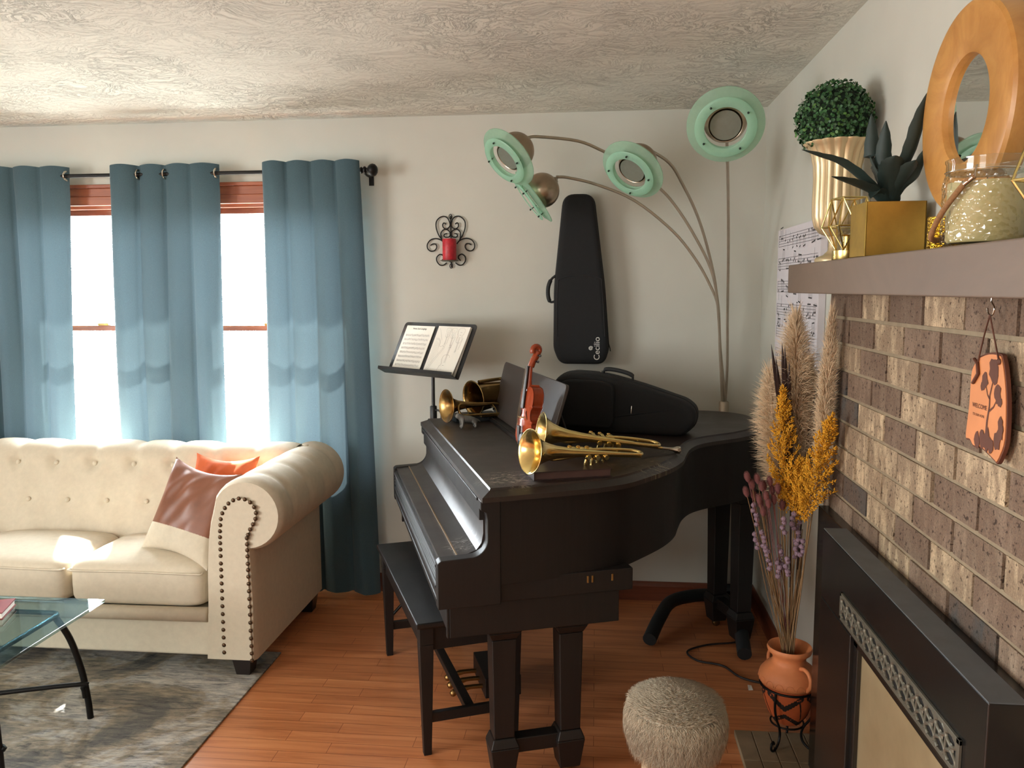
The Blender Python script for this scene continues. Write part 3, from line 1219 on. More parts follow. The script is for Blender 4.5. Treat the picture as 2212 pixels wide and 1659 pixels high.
def m_worn(name, patches):
    t = NT(name)
    v = t.coord()
    mp = t.n('ShaderNodeMapping')
    mp.inputs['Scale'].default_value = (120, 3, 6)
    t.l(v, mp.inputs['Vector'])
    base = t.ramp(t.noise(mp.outputs['Vector'], 1.0, 4), [(0.3, (34, 26, 23)), (0.7, (42, 33, 29))])

    def patch(c, r, rot, thr):
        d = t.n('ShaderNodeVectorMath', operation='DISTANCE')
        d.inputs[1].default_value = c
        t.l(v, d.inputs[0])
        near = t.ramp(d.outputs['Value'], [(r * 0.5, (1, 1, 1, 1)), (r, (0, 0, 0, 1))])
        m2 = t.n('ShaderNodeMapping')
        m2.inputs['Scale'].default_value = (30, 160, 1)
        m2.inputs['Rotation'].default_value = (0, 0, rot)
        t.l(v, m2.inputs['Vector'])
        s = t.ramp(t.noise(m2.outputs['Vector'], 1.0, 5, 0.75, 1.2), [(thr, (0, 0, 0, 1)), (thr + 0.03, (1, 1, 1, 1))])
        return t.mix(1.0, near, s, 'MULTIPLY')
    c = base
    for p_, r_, a_, th_, col_ in patches:
        c = t.mix(patch(p_, r_, a_, th_), c, lin(col_))
    t.l(c, t.b.inputs['Base Color'])
    t.l(t.ramp(t.noise(v, 3.0, 5), [(0.3, (0.36, 0.36, 0.36, 1)), (0.7, (0.5, 0.5, 0.5, 1))]), t.b.inputs['Roughness'])
    return t.m


# lid: chamfered board
inn = offset_poly(OUT, 0.028)
n = len(OUT)
lid = MB()
lid.add([(a, b, 0.975) for a, b in OUT] + [(a, b, 0.990) for a, b in OUT] + [(a, b, 1.004) for a, b in inn] + [(a, b, LIDZ) for a, b in offset_poly(OUT, 0.031)],
        [tuple(range(n - 1, -1, -1)), tuple(range(3 * n, 4 * n))] + [(j * n + i, j * n + (i + 1) % n, (j + 1) * n + (i + 1) % n, (j + 1) * n + i) for j in range(3) for i in range(n)])
ppart('lid', lid, m_worn('worn_piano_lid', [((0.12, 0.14, 1.01), 0.12, 0.4, 0.55, (170, 158, 142)), ((0.60, 0.24, 1.01), 0.16, -0.3, 0.56, (120, 112, 92)), ((0.78, 0.46, 1.01), 0.13, 0.9, 0.55, (112, 104, 86))]), smooth=20)
rim_out = [(a if a > 0.02 else 0.02, b) for a, b in offset_poly(OUT, 0.025)]
ppart('case', MB().ext(rim_out, 0.715, 0.975), smooth=30)
# cheeks (arms)
ck = [(-0.13, 0.655), (-0.13, 0.795), (-0.12, 0.803), (-0.045, 0.806)] + arc2(-0.032, 0.858, 0.052, -80, 0, 8) + [(0.020, 0.915), (0.016, 0.938)] + [(0.006, 0.944), (0.0, 0.946), (0.0, 0.975), (0.06, 0.975), (0.06, 0.655)]
for k0, k1 in ((0.026, 0.070), (1.335, 1.380)):
    fixnormals(ppart('arm', MB().ext(ck, k0, k1, 'xz'), smooth=25, bevel=0.003))
# fallboard: closed key cover, with a brass hinge line and the upright lip under the lid
fb = [(-0.118, 0.785), (-0.118, 0.799), (-0.066, 0.801), (-0.064, 0.803), (-0.030, 0.806), (-0.006, 0.815), (0.010, 0.835), (0.016, 0.865), (0.016, 0.905), (0.05, 0.905), (0.05, 0.785)]
fixnormals(ppart('fallboard', MB().ext(fb, 0.070, 1.335, 'xz'), m_worn('worn_fallboard', [((-0.028, 0.16, 0.808), 0.075, 0.7, 0.56, (168, 166, 160))]), smooth=30))
ppart('fallboard_hinge', MB().box(-0.0665, -0.0625, 0.071, 1.334, 0.8008, 0.8045), LYREBRASS, smooth=0, label='thin brass hinge strip')
lipm = MB().box(0.004, 0.05, 0.070, 1.335, 0.905, 0.975).box(-0.004, 0.006, 0.070, 1.335, 0.966, 0.975)
ppart('lid_front_lip', lipm, smooth=0, bevel=0.002)
# key slip with flutes
ks = MB().box(-0.125, 0.0, 0.070, 1.335, 0.70, 0.788)
for z, r in ((0.775, 0.006), (0.757, 0.004), (0.744, 0.004), (0.731, 0.004), (0.712, 0.006)):
    ks.tube([(-0.126, 0.071, z), (-0.126, 1.334, z)], r, 8)
ppart('key_slip', ks, smooth=40)
ppart('keybed', MB().box(-0.128, 0.02, 0.070, 1.335, 0.660, 0.715).box(-0.131, -0.120, 0.05, 1.35, 0.672, 0.682), smooth=0, bevel=0.003)
# player-drawer box under the keybed
dr = MB().box(-0.100, 0.487, 0.045, 1.360, 0.655, 0.725).box(-0.092, 0.446, 0.055, 1.350, 0.552, 0.657)
ppart('drawer_box', dr, smooth=0, bevel=0.003)
ppart('drawer_edge', MB().box(-0.100, -0.092, 0.056, 0.075, 0.552, 0.655).box(-0.100, -0.092, 1.33, 1.35, 0.552, 0.655), smooth=0, bevel=0.002)
lt = MB()
for i, x in enumerate((0.335, 0.350, 0.415)):
    lt.box(x, x + 0.006, 0.0425, 0.0455, 0.690, 0.712)
ppart('drawer_catch', lt, LYREBRASS, smooth=0, bevel=0.001, label='small worn metal catches')


def post(x, y, top, rtop=0.040):
    g = MB()
    g.frustum((x, y, top - 0.028, 0.054, 0.054), (x, y, top, 0.056, 0.056))
    g.frustum((x, y, top - 0.055, rtop, rtop), (x, y, top - 0.028, 0.053, 0.053))
    g.frustum((x, y, 0.165, 0.034, 0.034), (x, y, top - 0.055, rtop, rtop))
    g.frustum((x, y, 0.135, 0.047, 0.047), (x, y, 0.165, 0.036, 0.036))
    g.frustum((x, y, 0.035, 0.034, 0.034), (x, y, 0.135, 0.047, 0.047))
    return g


CASTER = plain('brass_caster', (120, 96, 62), 0.4, 0.9)
for (xa, ya), (xb, yb), top in (((0.092, 0.165), (0.312, 0.165), 0.552), ((0.092, 1.235), (0.312, 1.235), 0.552), ((1.350, 0.900), (1.350, 1.120), 0.715)):
    for x, y in ((xa, ya), (xb, yb)):
        lg = ppart('leg', post(x, y, top), smooth=0, bevel=0.004)
        c = MB().lathe([(0.0, -0.009), (0.015, -0.009), (0.018, -0.005), (0.018, 0.005), (0.015, 0.009), (0, 0.009)], 20, (x, y, 0.018), Matrix.Rotation(PI / 2, 3, 'X'))
        c.tube([(x, y, 0.03), (x, y, 0.045)], 0.012, 10)
        obj('caster', c, CASTER, lg, smooth=60)
    s = MB()
    if ya == yb:
        s.box(xa + 0.03, xb - 0.03, ya - 0.024, ya + 0.024, 0.105, 0.155)
    else:
        s.box(xa - 0.024, xa + 0.024, ya + 0.03, yb - 0.03, 0.105, 0.155)
    ppart('leg_stretcher', s, smooth=0, bevel=0.004)
arch = [(0.90, 0.715)] + [(1.01 + 0.085 * math.cos(a), 0.655 + 0.045 * math.sin(a)) for a in [PI - i * PI / 10 for i in range(11)]] + [(1.12, 0.715)]
fixnormals(ppart('leg_arch', MB().ext(arch, 1.325, 1.375, 'yz'), smooth=20))
# lyre and pedals
ly = MB().box(0.13, 0.27, 0.62, 0.86, 0.045, 0.125)
ly.tube([(0.20, 0.66, 0.12), (0.20, 0.66, 0.56)], 0.018, 12).tube([(0.20, 0.82, 0.12), (0.20, 0.82, 0.56)], 0.018, 12)
lyr = ppart('lyre', ly, smooth=40, bevel=0.003)
rr = MB()
for k in (0.71, 0.74, 0.77):
    rr.tube([(0.20, k, 0.12), (0.20, k, 0.56)], 0.0035, 6)
obj('pedal_rod', rr, CHROME, lyr, smooth=60)
for k in (0.675, 0.74, 0.805):
    pd = MB().tube(smooth_path([(0.14, k, 0.07), (0.08, k, 0.072), (0.03, k, 0.062), (0.005, k, 0.05)], 4), [0.009] * 5 + [0.011] * 4 + [0.013, 0.014, 0.013, 0.007], 10)
    ppart('pedal', pd, LYREBRASS, smooth=60, label='brass pedal')
# music desk: ledge rail on the lid, two hinge strips, leaning board
lg = MB().box(0.285, 0.345, 0.36, 1.46, 1.0095, 1.022).box(0.292, 0.300, 0.36, 1.46, 1.022, 1.026)
ppart('music_desk_ledge', lg, smooth=0, bevel=0.002)
b0, b1 = (0.322, 1.024), (0.395, 1.258)
dv = Vector((b1[0] - b0[0], b1[1] - b0[1]))
L = dv.length
du = dv / L
crn = []
for k, t, a0 in ((0.455, L, 90), (1.415, L, 0)):
    pass
rp = [(0.435, 0), (1.34, 0)] + [(1.375 + 0.02 * math.cos(math.radians(a)), L - 0.02 + 0.02 * math.sin(math.radians(a))) for a in range(0, 91, 18)] + [(0.465 + 0.02 * math.cos(math.radians(a)), L - 0.02 + 0.02 * math.sin(math.radians(a))) for a in range(90, 181, 18)]
nd = Vector((du.y, -du.x))
mv = []
for off in (0.0, 0.012):
    mv += [(b0[0] + du.x * t + nd.x * off, k, b0[1] + du.y * t + nd.y * off) for k, t in rp]
nn = len(rp)
dk = MB().add(mv, [tuple(range(nn)), tuple(range(2 * nn - 1, nn - 1, -1))] + [(i, nn + i, nn + (i + 1) % nn, (i + 1) % nn) for i in range(nn)])
fixnormals(ppart('music_desk', dk, plain('satin_desk_board', (52, 45, 42), 0.42, 0, 0.08), smooth=0, bevel=0.002))
for k in (0.60, 1.25):
    ppart('desk_prop', MB().tube([(0.46, k, 1.0095), (0.395, k, 1.19)], 0.006, 8), smooth=60)

# ---- bench
BA = math.radians(23.5)
BMx = Matrix.Translation((-0.585, 2.58, 0)) @ Matrix.Rotation(BA, 4, 'Z')
bench = root('piano_bench', 'dark wooden piano bench with tapered legs pushed in at the keyboard', 'bench', M=BMx)
BL, BW = 0.86, 0.36
obj('seat', MB().box(-0.015, BW + 0.015, -0.03, BL + 0.015, 0.468, 0.488).box(-0.004, BW + 0.004, -0.018, BL + 0.004, 0.46, 0.47), PIANO, bench, smooth=0, bevel=0.005)
ap = MB().box(0.012, 0.030, 0.02, BL - 0.03, 0.375, 0.46).box(BW - 0.03, BW - 0.012, 0.02, BL - 0.03, 0.375, 0.46)
ap.box(0.02, BW - 0.02, 0.008, 0.028, 0.375, 0.46).box(0.02, BW - 0.02, BL - 0.04, BL - 0.022, 0.375, 0.46)
obj('apron', ap, PIANO, bench, smooth=0, bevel=0.002)
for x, y in ((0.024, 0.018), (BW - 0.024, 0.018), (0.024, BL - 0.035), (BW - 0.024, BL - 0.035)):
    obj('leg', MB().frustum((x, y, 0, 0.0135, 0.0135), (x, y, 0.40, 0.024, 0.024)).box(x - 0.024, x + 0.024, y - 0.024, y + 0.024, 0.40, 0.46), PIANO, bench, smooth=0, bevel=0.002)
for y in (0.018, BL - 0.035):
    obj('side_stretcher', MB().box(0.03, BW - 0.03, y - 0.010, y + 0.010, 0.115, 0.150), PIANO, bench, smooth=0, bevel=0.002)
obj('center_stretcher', MB().box(BW / 2 - 0.016, BW / 2 + 0.016, 0.02, BL - 0.04, 0.120, 0.146), PIANO, bench, smooth=0, bevel=0.002)

# ---- violin leaning on the music desk
vx = (PM.to_3x3() @ Vector((-0.20, 1.0, 0.0))).normalized()     # width
vy = (PM.to_3x3() @ Vector((0.12, -0.02, 0.99))).normalized()     # length, bottom to scroll
vz = vx.cross(vy)
vy = vz.cross(vx)
if vz.dot(PM.to_3x3() @ Vector((-1, -0.4, 0))) < 0:
    vx = -vx
    vz = vx.cross(vy)
VM = Matrix((vx, vy, vz)).transposed().to_4x4()
VM.translation = PW(0.268, 0.530, 1.031)
violin = root('violin', 'small glossy red violin standing against the piano music desk', 'violin', M=VM)
half = [(0.0, 0.0), (0.001, 0.028), (0.008, 0.048), (0.024, 0.062), (0.045, 0.066), (0.066, 0.063), (0.082, 0.054), (0.088, 0.058), (0.092, 0.057), (0.098, 0.044), (0.112, 0.037), (0.128, 0.038), (0.140, 0.046), (0.145, 0.050), (0.150, 0.047), (0.160, 0.050), (0.176, 0.051), (0.194, 0.048), (0.208, 0.038), (0.215, 0.022), (0.217, 0.0)]
hs = smooth_path([(a, b, 0) for a, b in half], 3)
T = 0.026


def vplate(z, arch, sign, inset=0.0):
    rows = []
    for p in hs:
        w = max(p.y - inset, 0.0)
        y = p.x
        row = []
        for k in range(13):
            u = -1 + k / 6
            a = arch * max(0, 1 - u * u) ** 0.8 * min(1, w / 0.05) * max(0, math.sin(PI * min(max(y / 0.217, 0.0), 1.0))) ** 0.35
            row.append((u * w, y, z + sign * a))
        rows.append(row)
    return rows


rb = MB()
ribs = [(p.y - 0.0025 if p.y > 0.004 else 0, p.x) for p in hs] + [(-(p.y - 0.0025) if p.y > 0.004 else 0, p.x) for p in hs[::-1]]
rows = [[(x, y, -T) for x, y in ribs], [(x, y, T * 0.5) for x, y in ribs]]
rb.grid(rows)
body = obj('body', MB().grid(vplate(T * 0.5 + 0.002, 0.010, 1)).grid(vplate(T * 0.5 - 0.001, 0.001, 1), True), VIOLIN, violin, smooth=50)
obj('back', MB().grid(vplate(-T - 0.002, 0.010, -1), True).grid(vplate(-T + 0.001, 0.0, -1)), VIOLIN2, violin, smooth=50)
obj('rib', rb, VIOLIN2, violin, smooth=40)
nk = MB().tube([(0, 0.205, T * 0.5 - 0.002), (0, 0.235, T * 0.5 - 0.001), (0, 0.285, T * 0.5)], [0.012, 0.0085, 0.0075], 10)
nk.box(-0.010, 0.010, 0.208, 0.222, -T, T * 0.5)
obj('neck', nk, VIOLIN, violin, smooth=50)
obj('fingerboard', MB().add([(-0.011, 0.135, 0.027), (0.011, 0.135, 0.027), (0.008, 0.288, 0.022), (-0.008, 0.288, 0.022), (-0.011, 0.135, 0.033), (0.011, 0.135, 0.033), (0.008, 0.288, 0.028), (-0.008, 0.288, 0.028)], [(0, 3, 2, 1), (4, 5, 6, 7), (0, 1, 5, 4), (1, 2, 6, 5), (2, 3, 7, 6), (3, 0, 4, 7)]), EBONY, violin, smooth=0, bevel=0.002)
pb = MB()
sp = [(0, 0.285, 0.012), (0, 0.305, 0.006), (0, 0.325, -0.004), (0, 0.340, -0.010)]
pb.tube(smooth_path(sp, 4), [0.012] * 5 + [0.0125] * 4 + [0.012] * 4, 10)
cs_ = []
for i in range(30):
    a = -0.6 + i * 0.42
    r = 0.0175 * (1 - i / 34)
    cs_.append((0, 0.345 + r * math.sin(a), -0.004 + r * math.cos(a)))
pb.tube(cs_, [0.0105 * (1 - i / 48) for i in range(30)], 8)
obj('scroll', pb, VIOLIN2, violin, smooth=60)
for i, (y, s) in enumerate(((0.296, -1), (0.306, 1), (0.318, -1), (0.328, 1))):
    g = MB().tube([(s * 0.008, y, 0.003 - i * 0.003), (s * 0.024, y, 0.003 - i * 0.003)], [0.003, 0.0042], 8)
    g.ball((s * 0.029, y, 0.003 - i * 0.003), (0.007, 0.005, 0.003), 10, 6)
    obj('tuning_peg', g, EBONY, violin, smooth=60)
obj('bridge', MB().ext([(-0.016, 0.022), (0.016, 0.022), (0.013, 0.036), (0, 0.041), (-0.013, 0.036)], 0.102, 0.105, 'xz'), plain('maple_bridge', (206, 170, 120), 0.6), violin, smooth=0)
obj('tailpiece', MB().add([(-0.006, 0.006, 0.026), (0.006, 0.006, 0.026), (0.013, 0.074, 0.033), (-0.013, 0.074, 0.033), (-0.006, 0.006, 0.032), (0.006, 0.006, 0.032), (0.013, 0.074, 0.040), (-0.013, 0.074, 0.040)], [(0, 3, 2, 1), (4, 5, 6, 7), (0, 1, 5, 4), (1, 2, 6, 5), (2, 3, 7, 6), (3, 0, 4, 7)]), EBONY, violin, smooth=0, bevel=0.002)
st = MB()
for i in range(4):
    x = -0.006 + 0.004 * i
    st.tube([(x * 1.4, 0.072, 0.040), (x * 1.5, 0.1035, 0.0415), (x, 0.286, 0.031)], 0.0006, 5)
obj('string', st, CHROME, violin, smooth=0)
chin = MB().ball((0.034, 0.026, 0.036), (0.026, 0.028, 0.007), 16, 8)
obj('chin_rest', chin, EBONY, violin, smooth=180)
fh = MB()
for s in (-1, 1):
    fh.tube(smooth_path([(s * 0.020, 0.128, 0.0215), (s * 0.019, 0.120, 0.0222), (s * 0.026, 0.104, 0.0205), (s * 0.030, 0.090, 0.0195), (s * 0.026, 0.086, 0.021)], 5), 0.0014, 6)
obj('f_hole', fh, EBONY, violin, smooth=60)


# ---- brass instruments
def trumpet(name, label, bell, tail, mat, brad=0.068, roll=0.0, group=None, old=False):
    b, t = Vector(bell), Vector(tail)
    x = (t - b).normalized()
    z0 = Vector((0, 0, 1))
    y = z0.cross(x).normalized()
    z = x.cross(y)
    M = Matrix((x, y, z)).transposed().to_4x4() @ Matrix.Rotation(roll, 4, 'X')
    M.translation = b
    r = root(name, label, 'trumpet', M=M, group=group)
    S = (t - b).length / 0.48
    RX = Matrix.Rotation(PI / 2, 3, 'Y')
    bp = [(brad, 0), (brad * 0.90, 0.006), (brad * 0.74, 0.018), (brad * 0.56, 0.038), (brad * 0.42, 0.064), (brad * 0.31, 0.10), (brad * 0.235, 0.15), (brad * 0.185, 0.21), (brad * 0.14, 0.28), (0.0068, 0.36)]
    bp = [(a, c * S) for a, c in bp]
    inner = [(a - 0.0012, c + 0.0004) for a, c in bp[::-1]]
    m = MB().shell(bp + inner, 40, (0, 0, 0), RX)
    m.shell([(brad + 0.0016 * math.cos(a), 0.0008 + 0.0016 * math.sin(a)) for a in [i * PI / 4 for i in range(8)]], 40, (0, 0, 0), RX)
    fixnormals(obj('bell', m, mat, r, smooth=60))
    e = 0.44 * S
    dz = 0.058
    tb_ = smooth_path([(0.35 * S, 0, 0), (e - 0.01, 0, 0), (e + 0.018, 0, 0.008), (e + 0.029, 0, 0.029), (e + 0.018, 0, 0.05), (e - 0.01, 0, dz), (0.34 * S, 0, dz), (0.27 * S, 0.004, dz)], 5)
    obj('bell_bow', MB().tube(tb_, 0.0062, 12), mat, r, smooth=60)
    ld = smooth_path([(0.10 * S, 0.0, dz), (0.16 * S, 0, dz), (0.30 * S, 0.016, dz), (0.40 * S, 0.020, dz), (0.50 * S, 0.022, dz)], 4)
    obj('lead_pipe', MB().tube([(p[0], 0.020, p[2]) for p in ld], 0.0052, 10), mat, r, smooth=60)
    tu = smooth_path([(0.24 * S, 0.0, 0.006), (0.12 * S, 0.022, 0.006), (0.085 * S, 0.024, 0.012), (0.072 * S, 0.024, 0.032), (0.085 * S, 0.022, 0.052), (0.12 * S, 0.020, dz), (0.24 * S, 0.02, dz)], 5)
    obj('tuning_slide', MB().tube(tu, 0.0060, 10), mat, r, smooth=60)
    for i in range(0 if brad == 0.072 else 3):
        vx_ = (0.225 + 0.036 * i) * S
        v = MB().lathe([(0.0, -0.060), (0.008, -0.060), (0.0102, -0.055), (0.0102, -0.048), (0.0088, -0.046), (0.0088, 0.030), (0.0102, 0.032), (0.0102, 0.040), (0.007, 0.044), (0.003, 0.046), (0.003, 0.056), (0.0088, 0.058), (0.0088, 0.062), (0.0, 0.063)], 20, (vx_, 0.010, 0.046))
        obj('valve', v, mat, r, smooth=50)
        q = [(vx_, 0.018, 0.0 + 0.018 * i), (vx_, 0.042, 0.002 + 0.018 * i), (vx_ + 0.012, 0.050, 0.004 + 0.018 * i), (vx_ + 0.024, 0.042, 0.004 + 0.018 * i), (vx_ + 0.024, 0.016, 0.004 + 0.018 * i)]
        obj('valve_slide', MB().tube(smooth_path(q, 4), 0.0048, 8), mat, r, smooth=60)
    for sx_ in (0.15, 0.40):
        obj('brace', MB().tube([(sx_ * S, 0.0, 0.003), (sx_ * S + 0.004, 0.012, 0.030), (sx_ * S, 0.020, dz - 0.003)], 0.0022, 8), mat, r, smooth=60)
    if not old:
        mp = MB().lathe([(0.0045, 0.0), (0.0050, 0.03), (0.0062, 0.045), (0.012, 0.058), (0.0135, 0.066), (0.0138, 0.071), (0.011, 0.073), (0.006, 0.064), (0.0, 0.060)], 24, (0.495 * S, 0.020, dz), RX)
        obj('mouthpiece', mp, CHROME, r, smooth=50, label='silver mouthpiece')
    return r


bookp = root('book', 'flat dark brown book under the front trumpet on the piano lid', 'book', PW(0.305, 0.17, LIDZ), (0, 0, PA - 0.02))
bm_ = MB().box(-0.125, 0.125, -0.085, 0.085, 0, 0.003).box(-0.125, 0.125, -0.085, 0.085, 0.024, 0.027).box(-0.125, -0.122, -0.085, 0.085, 0, 0.027)
obj('cover', bm_, plain('dark_oxblood_cover', (40, 22, 20), 0.5), bookp, smooth=0)
obj('pages', MB().box(-0.121, 0.121, -0.081, 0.081, 0.003, 0.024), plain('dark_edge_pages', (72, 48, 42), 0.8), bookp, smooth=0)
trumpet('trumpet', 'bright brass trumpet lying nearest the camera with its bell on the dark book', (-0.198, 2.415, 1.104), (0.170, 2.665, 1.048), BRASS, roll=-1.48, old=True)
trumpet('trumpet', 'bright brass trumpet lying behind the front one with its silver mouthpiece to the right', (-0.183, 2.685, 1.115), (0.235, 2.815, 1.046), BRASS, roll=-1.45)
bluebook = root('book', 'blue black book lying flat under the brass horns at the back of the piano', 'book', PW(0.215, 1.315, LIDZ), (0, 0, PA + 0.12))
obj('cover', MB().box(-0.09, 0.09, -0.08, 0.08, 0, 0.003).box(-0.09, 0.09, -0.08, 0.08, 0.017, 0.02).box(-0.09, -0.087, -0.08, 0.08, 0, 0.02), BLUEBLACK, bluebook, smooth=0)
obj('pages', MB().box(-0.086, 0.086, -0.076, 0.076, 0.003, 0.017), plain('dark_closed_pages', (44, 46, 46), 0.8), bluebook, smooth=0)
trumpet('brass_horn', 'tarnished brass horn with a flared bell at the far left end of the piano lid', (-0.645, 3.455, 1.088), (-0.425, 3.617, 1.080), OLDBRASS, brad=0.072, roll=2.6, old=True)
# wide conical horn
hb, ht = Vector((-0.555, 3.635, 1.098)), Vector((-0.28, 3.90, 1.130))
x = (ht - hb).normalized()
y = Vector((0, 0, 1)).cross(x).normalized()
HM = Matrix((x, y, x.cross(y))).transposed().to_4x4()
HM.translation = hb
horn = root('brass_horn', 'tarnished brass horn with a wide conical tube resting on the blue black book', 'horn', M=HM)
RX = Matrix.Rotation(PI / 2, 3, 'Y')
cp = [(0.080, 0), (0.073, 0.006), (0.067, 0.02), (0.064, 0.05), (0.058, 0.12), (0.048, 0.20), (0.036, 0.29), (0.024, 0.36)]
hm = MB().shell(cp + [(a - 0.0015, c) for a, c in cp[::-1]], 40, (0, 0, 0), RX)
hm.shell([(0.081 + 0.002 * math.cos(a), 0.001 + 0.002 * math.sin(a)) for a in [i * PI / 4 for i in range(8)]], 40, (0, 0, 0), RX)
fixnormals(obj('bell', hm, OLDBRASS, horn, smooth=60))
obj('side_tube', MB().tube(smooth_path([(0.03, -0.01, 0.072), (0.14, -0.01, 0.068), (0.28, 0.0, 0.055), (0.36, 0, 0.03), (0.375, 0, 0.0), (0.355, 0, -0.015)], 5), 0.008, 10), OLDBRASS, horn, smooth=60)
obj('lower_tube', MB().tube(smooth_path([(0.10, -0.012, -0.066), (0.20, -0.012, -0.052), (0.34, 0, -0.035)], 5), 0.006, 10), OLDBRASS, horn, smooth=60)
kk = MB()
for i in range(3):
    kk.tube([(0.03 + 0.05 * i, 0.058, 0.012), (0.03 + 0.05 * i, 0.070, 0.016)], 0.004, 8)
    kk.ball((0.03 + 0.05 * i, 0.074, 0.018), (0.010, 0.004, 0.010), 12, 6)
obj('key', kk, OLDBRASS, horn, smooth=60)

# ---- dog figurine (one continuous skinned body)
fd = root('dog_figurine', 'small dark grey dog figurine standing in front of the old brass horns', 'figurine', PW(0.155, 1.085, LIDZ), (0, 0, PA + 0.15))
V = [(0, 0, 0.036), (-0.018, 0, 0.040), (-0.030, 0, 0.050), (-0.040, 0, 0.054), (-0.050, 0, 0.049), (0.020, 0, 0.035), (0.036, 0, 0.033), (0.052, 0, 0.030), (0.062, 0, 0.022),
     (-0.020, -0.013, 0.022), (-0.026, -0.015, 0.006), (-0.033, -0.015, 0.003), (-0.020, 0.013, 0.022), (-0.020, 0.015, 0.006), (-0.027, 0.015, 0.003),
     (0.034, -0.012, 0.020), (0.036, -0.014, 0.006), (0.029, -0.014, 0.003), (0.034, 0.012, 0.020), (0.040, 0.014, 0.006), (0.033, 0.014, 0.003),
     (-0.036, -0.008, 0.062), (-0.036, 0.008, 0.062)]
E_ = [(0, 1), (1, 2), (2, 3), (3, 4), (0, 5), (5, 6), (6, 7), (7, 8), (1, 9), (9, 10), (10, 11), (1, 12), (12, 13), (13, 14), (6, 15), (15, 16), (16, 17), (6, 18), (18, 19), (19, 20), (3, 21), (3, 22)]
RR = [0.016, 0.017, 0.012, 0.012, 0.007, 0.015, 0.014, 0.004, 0.002, 0.007, 0.005, 0.005, 0.007, 0.005, 0.005, 0.007, 0.005, 0.005, 0.007, 0.005, 0.005, 0.003, 0.003]
me = bpy.data.meshes.new('body')
me.from_pydata(V, E_, [])
fo = bpy.data.objects.new('body', me)
link(fo, fd)
sk = fo.modifiers.new('skin', 'SKIN')
for i, r_ in enumerate(RR):
    me.skin_vertices[0].data[i].radius = (r_, r_)
me.skin_vertices[0].data[0].use_root = True
ss = fo.modifiers.new('subdivision', 'SUBSURF')
ss.levels = ss.render_levels = 2
me.materials.append(DOG)
# ------------------------------------------------------------------ instrument cases
def round_poly(poly, r, n=5):
    """round the corners of a polygon; r per corner"""
    out = []
    m = len(poly)
    R = r if isinstance(r, (list, tuple)) else [r] * m
    for i in range(m):
        a, b, c = Vector(poly[i - 1]), Vector(poly[i]), Vector(poly[(i + 1) % m])
        d1, d2 = (a - b), (c - b)
        k = min(R[i], d1.length * 0.45, d2.length * 0.45)
        p, q = b + d1.normalized() * k, b + d2.normalized() * k
        for j in range(n + 1):
            t = j / n
            out.append(tuple((1 - t) ** 2 * p + 2 * t * (1 - t) * b + t * t * q))
    return out


def padded(poly, y_front, y_back, rim=0.025, seam=True):
    """soft case: outline in xz, rounded over at front and back"""
    m = MB()
    n = len(poly)
    cx = sum(p[0] for p in poly) / n
    cz = sum(p[1] for p in poly) / n
    rows = []
    for ins, y in ((0.9, y_front + 0.0), (0.35, y_front), (0.10, y_front + rim * 0.25), (0.0, y_front + rim), (0.0, y_back - rim), (0.10, y_back - rim * 0.25), (0.35, y_back), (0.9, y_back)):
        pl = offset_poly(poly, ins * rim) if 0 < ins < 0.8 else poly if ins == 0 else offset_poly(poly, rim)
        rows.append([(p[0], y, p[1]) for p in pl] + [(pl[0][0], y, pl[0][1])])
    m.grid(rows)
    b = len(m.v)
    m.f.append(tuple(range(n - 1, -1, -1)))
    m.f.append(tuple((len(rows) - 1) * (n + 1) + i for i in range(n)))
    return m


# hanging case on the back wall
hc = root('violin_case', 'tall black violin case hanging on the back wall', 'instrument case', (-0.075, 4.03, 1.64))
op = [(-0.178, 1.226), (0.036, 1.226), (0.058, 1.30), (0.035, 1.60), (-0.020, 2.038), (-0.160, 2.038), (-0.204, 1.60), (-0.206, 1.30)]
opoly = round_poly(op, [0.05, 0.05, 0.02, 0.05, 0.05, 0.05, 0.05, 0.02], 6)
o = fixnormals(part('shell', padded(opoly, 3.965, D - 0.001, 0.028), BLACKCASE, hc, smooth=50))
band = offset_poly(opoly, -0.001)
part('zipper', MB().tube([(p[0], 4.028, p[1]) for p in band], 0.0045, 6, closed=True), BLACKCASE2, hc, smooth=60)
pk = [(-0.190, 1.36), (-0.188, 1.60), (-0.170, 1.640), (-0.075, 1.655), (0.010, 1.640), (0.024, 1.60), (0.040, 1.36)]
part('pocket_seam', MB().tube(smooth_path([(a, 3.9645, b) for a, b in pk], 5), 0.0022, 6), BLACKCASE2, hc, smooth=60)
part('handle', MB().tube(smooth_path([(-0.199, 4.02, 1.655), (-0.222, 4.02, 1.635), (-0.236, 4.02, 1.60), (-0.237, 4.02, 1.555), (-0.226, 4.02, 1.527), (-0.202, 4.02, 1.528)], 5), [0.006] * 6 + [0.010] * 14 + [0.006] * 6, 10), BLACKCASE2, hc, smooth=60)
part('zipper_pull', MB().tube([(0.058, 4.02, 1.325), (0.066, 4.018, 1.300), (0.068, 4.018, 1.285)], 0.0025, 6), BLACKCASE2, hc, smooth=60)
lg = text('lettering', 'Cecilio', 0.040, WHITEINK, hc, Matrix.Translation(Vector((0.003, 3.9622, 1.302)) - Vector((-0.075, 4.03, 1.64))) @ Matrix.Rotation(PI / 2, 4, 'X') @ Matrix.Rotation(PI / 2, 4, 'Z'), 0.0006)
sp = []
for i in range(40):
    a = 0.4 + i * 0.34
    r = 0.0105 * (1 - i / 46)
    sp.append((-0.027 + r * math.cos(a), 3.9622, 1.303 + r * math.sin(a)))
part('emblem', MB().tube(sp, 0.0018, 6), WHITEINK, hc, smooth=60)

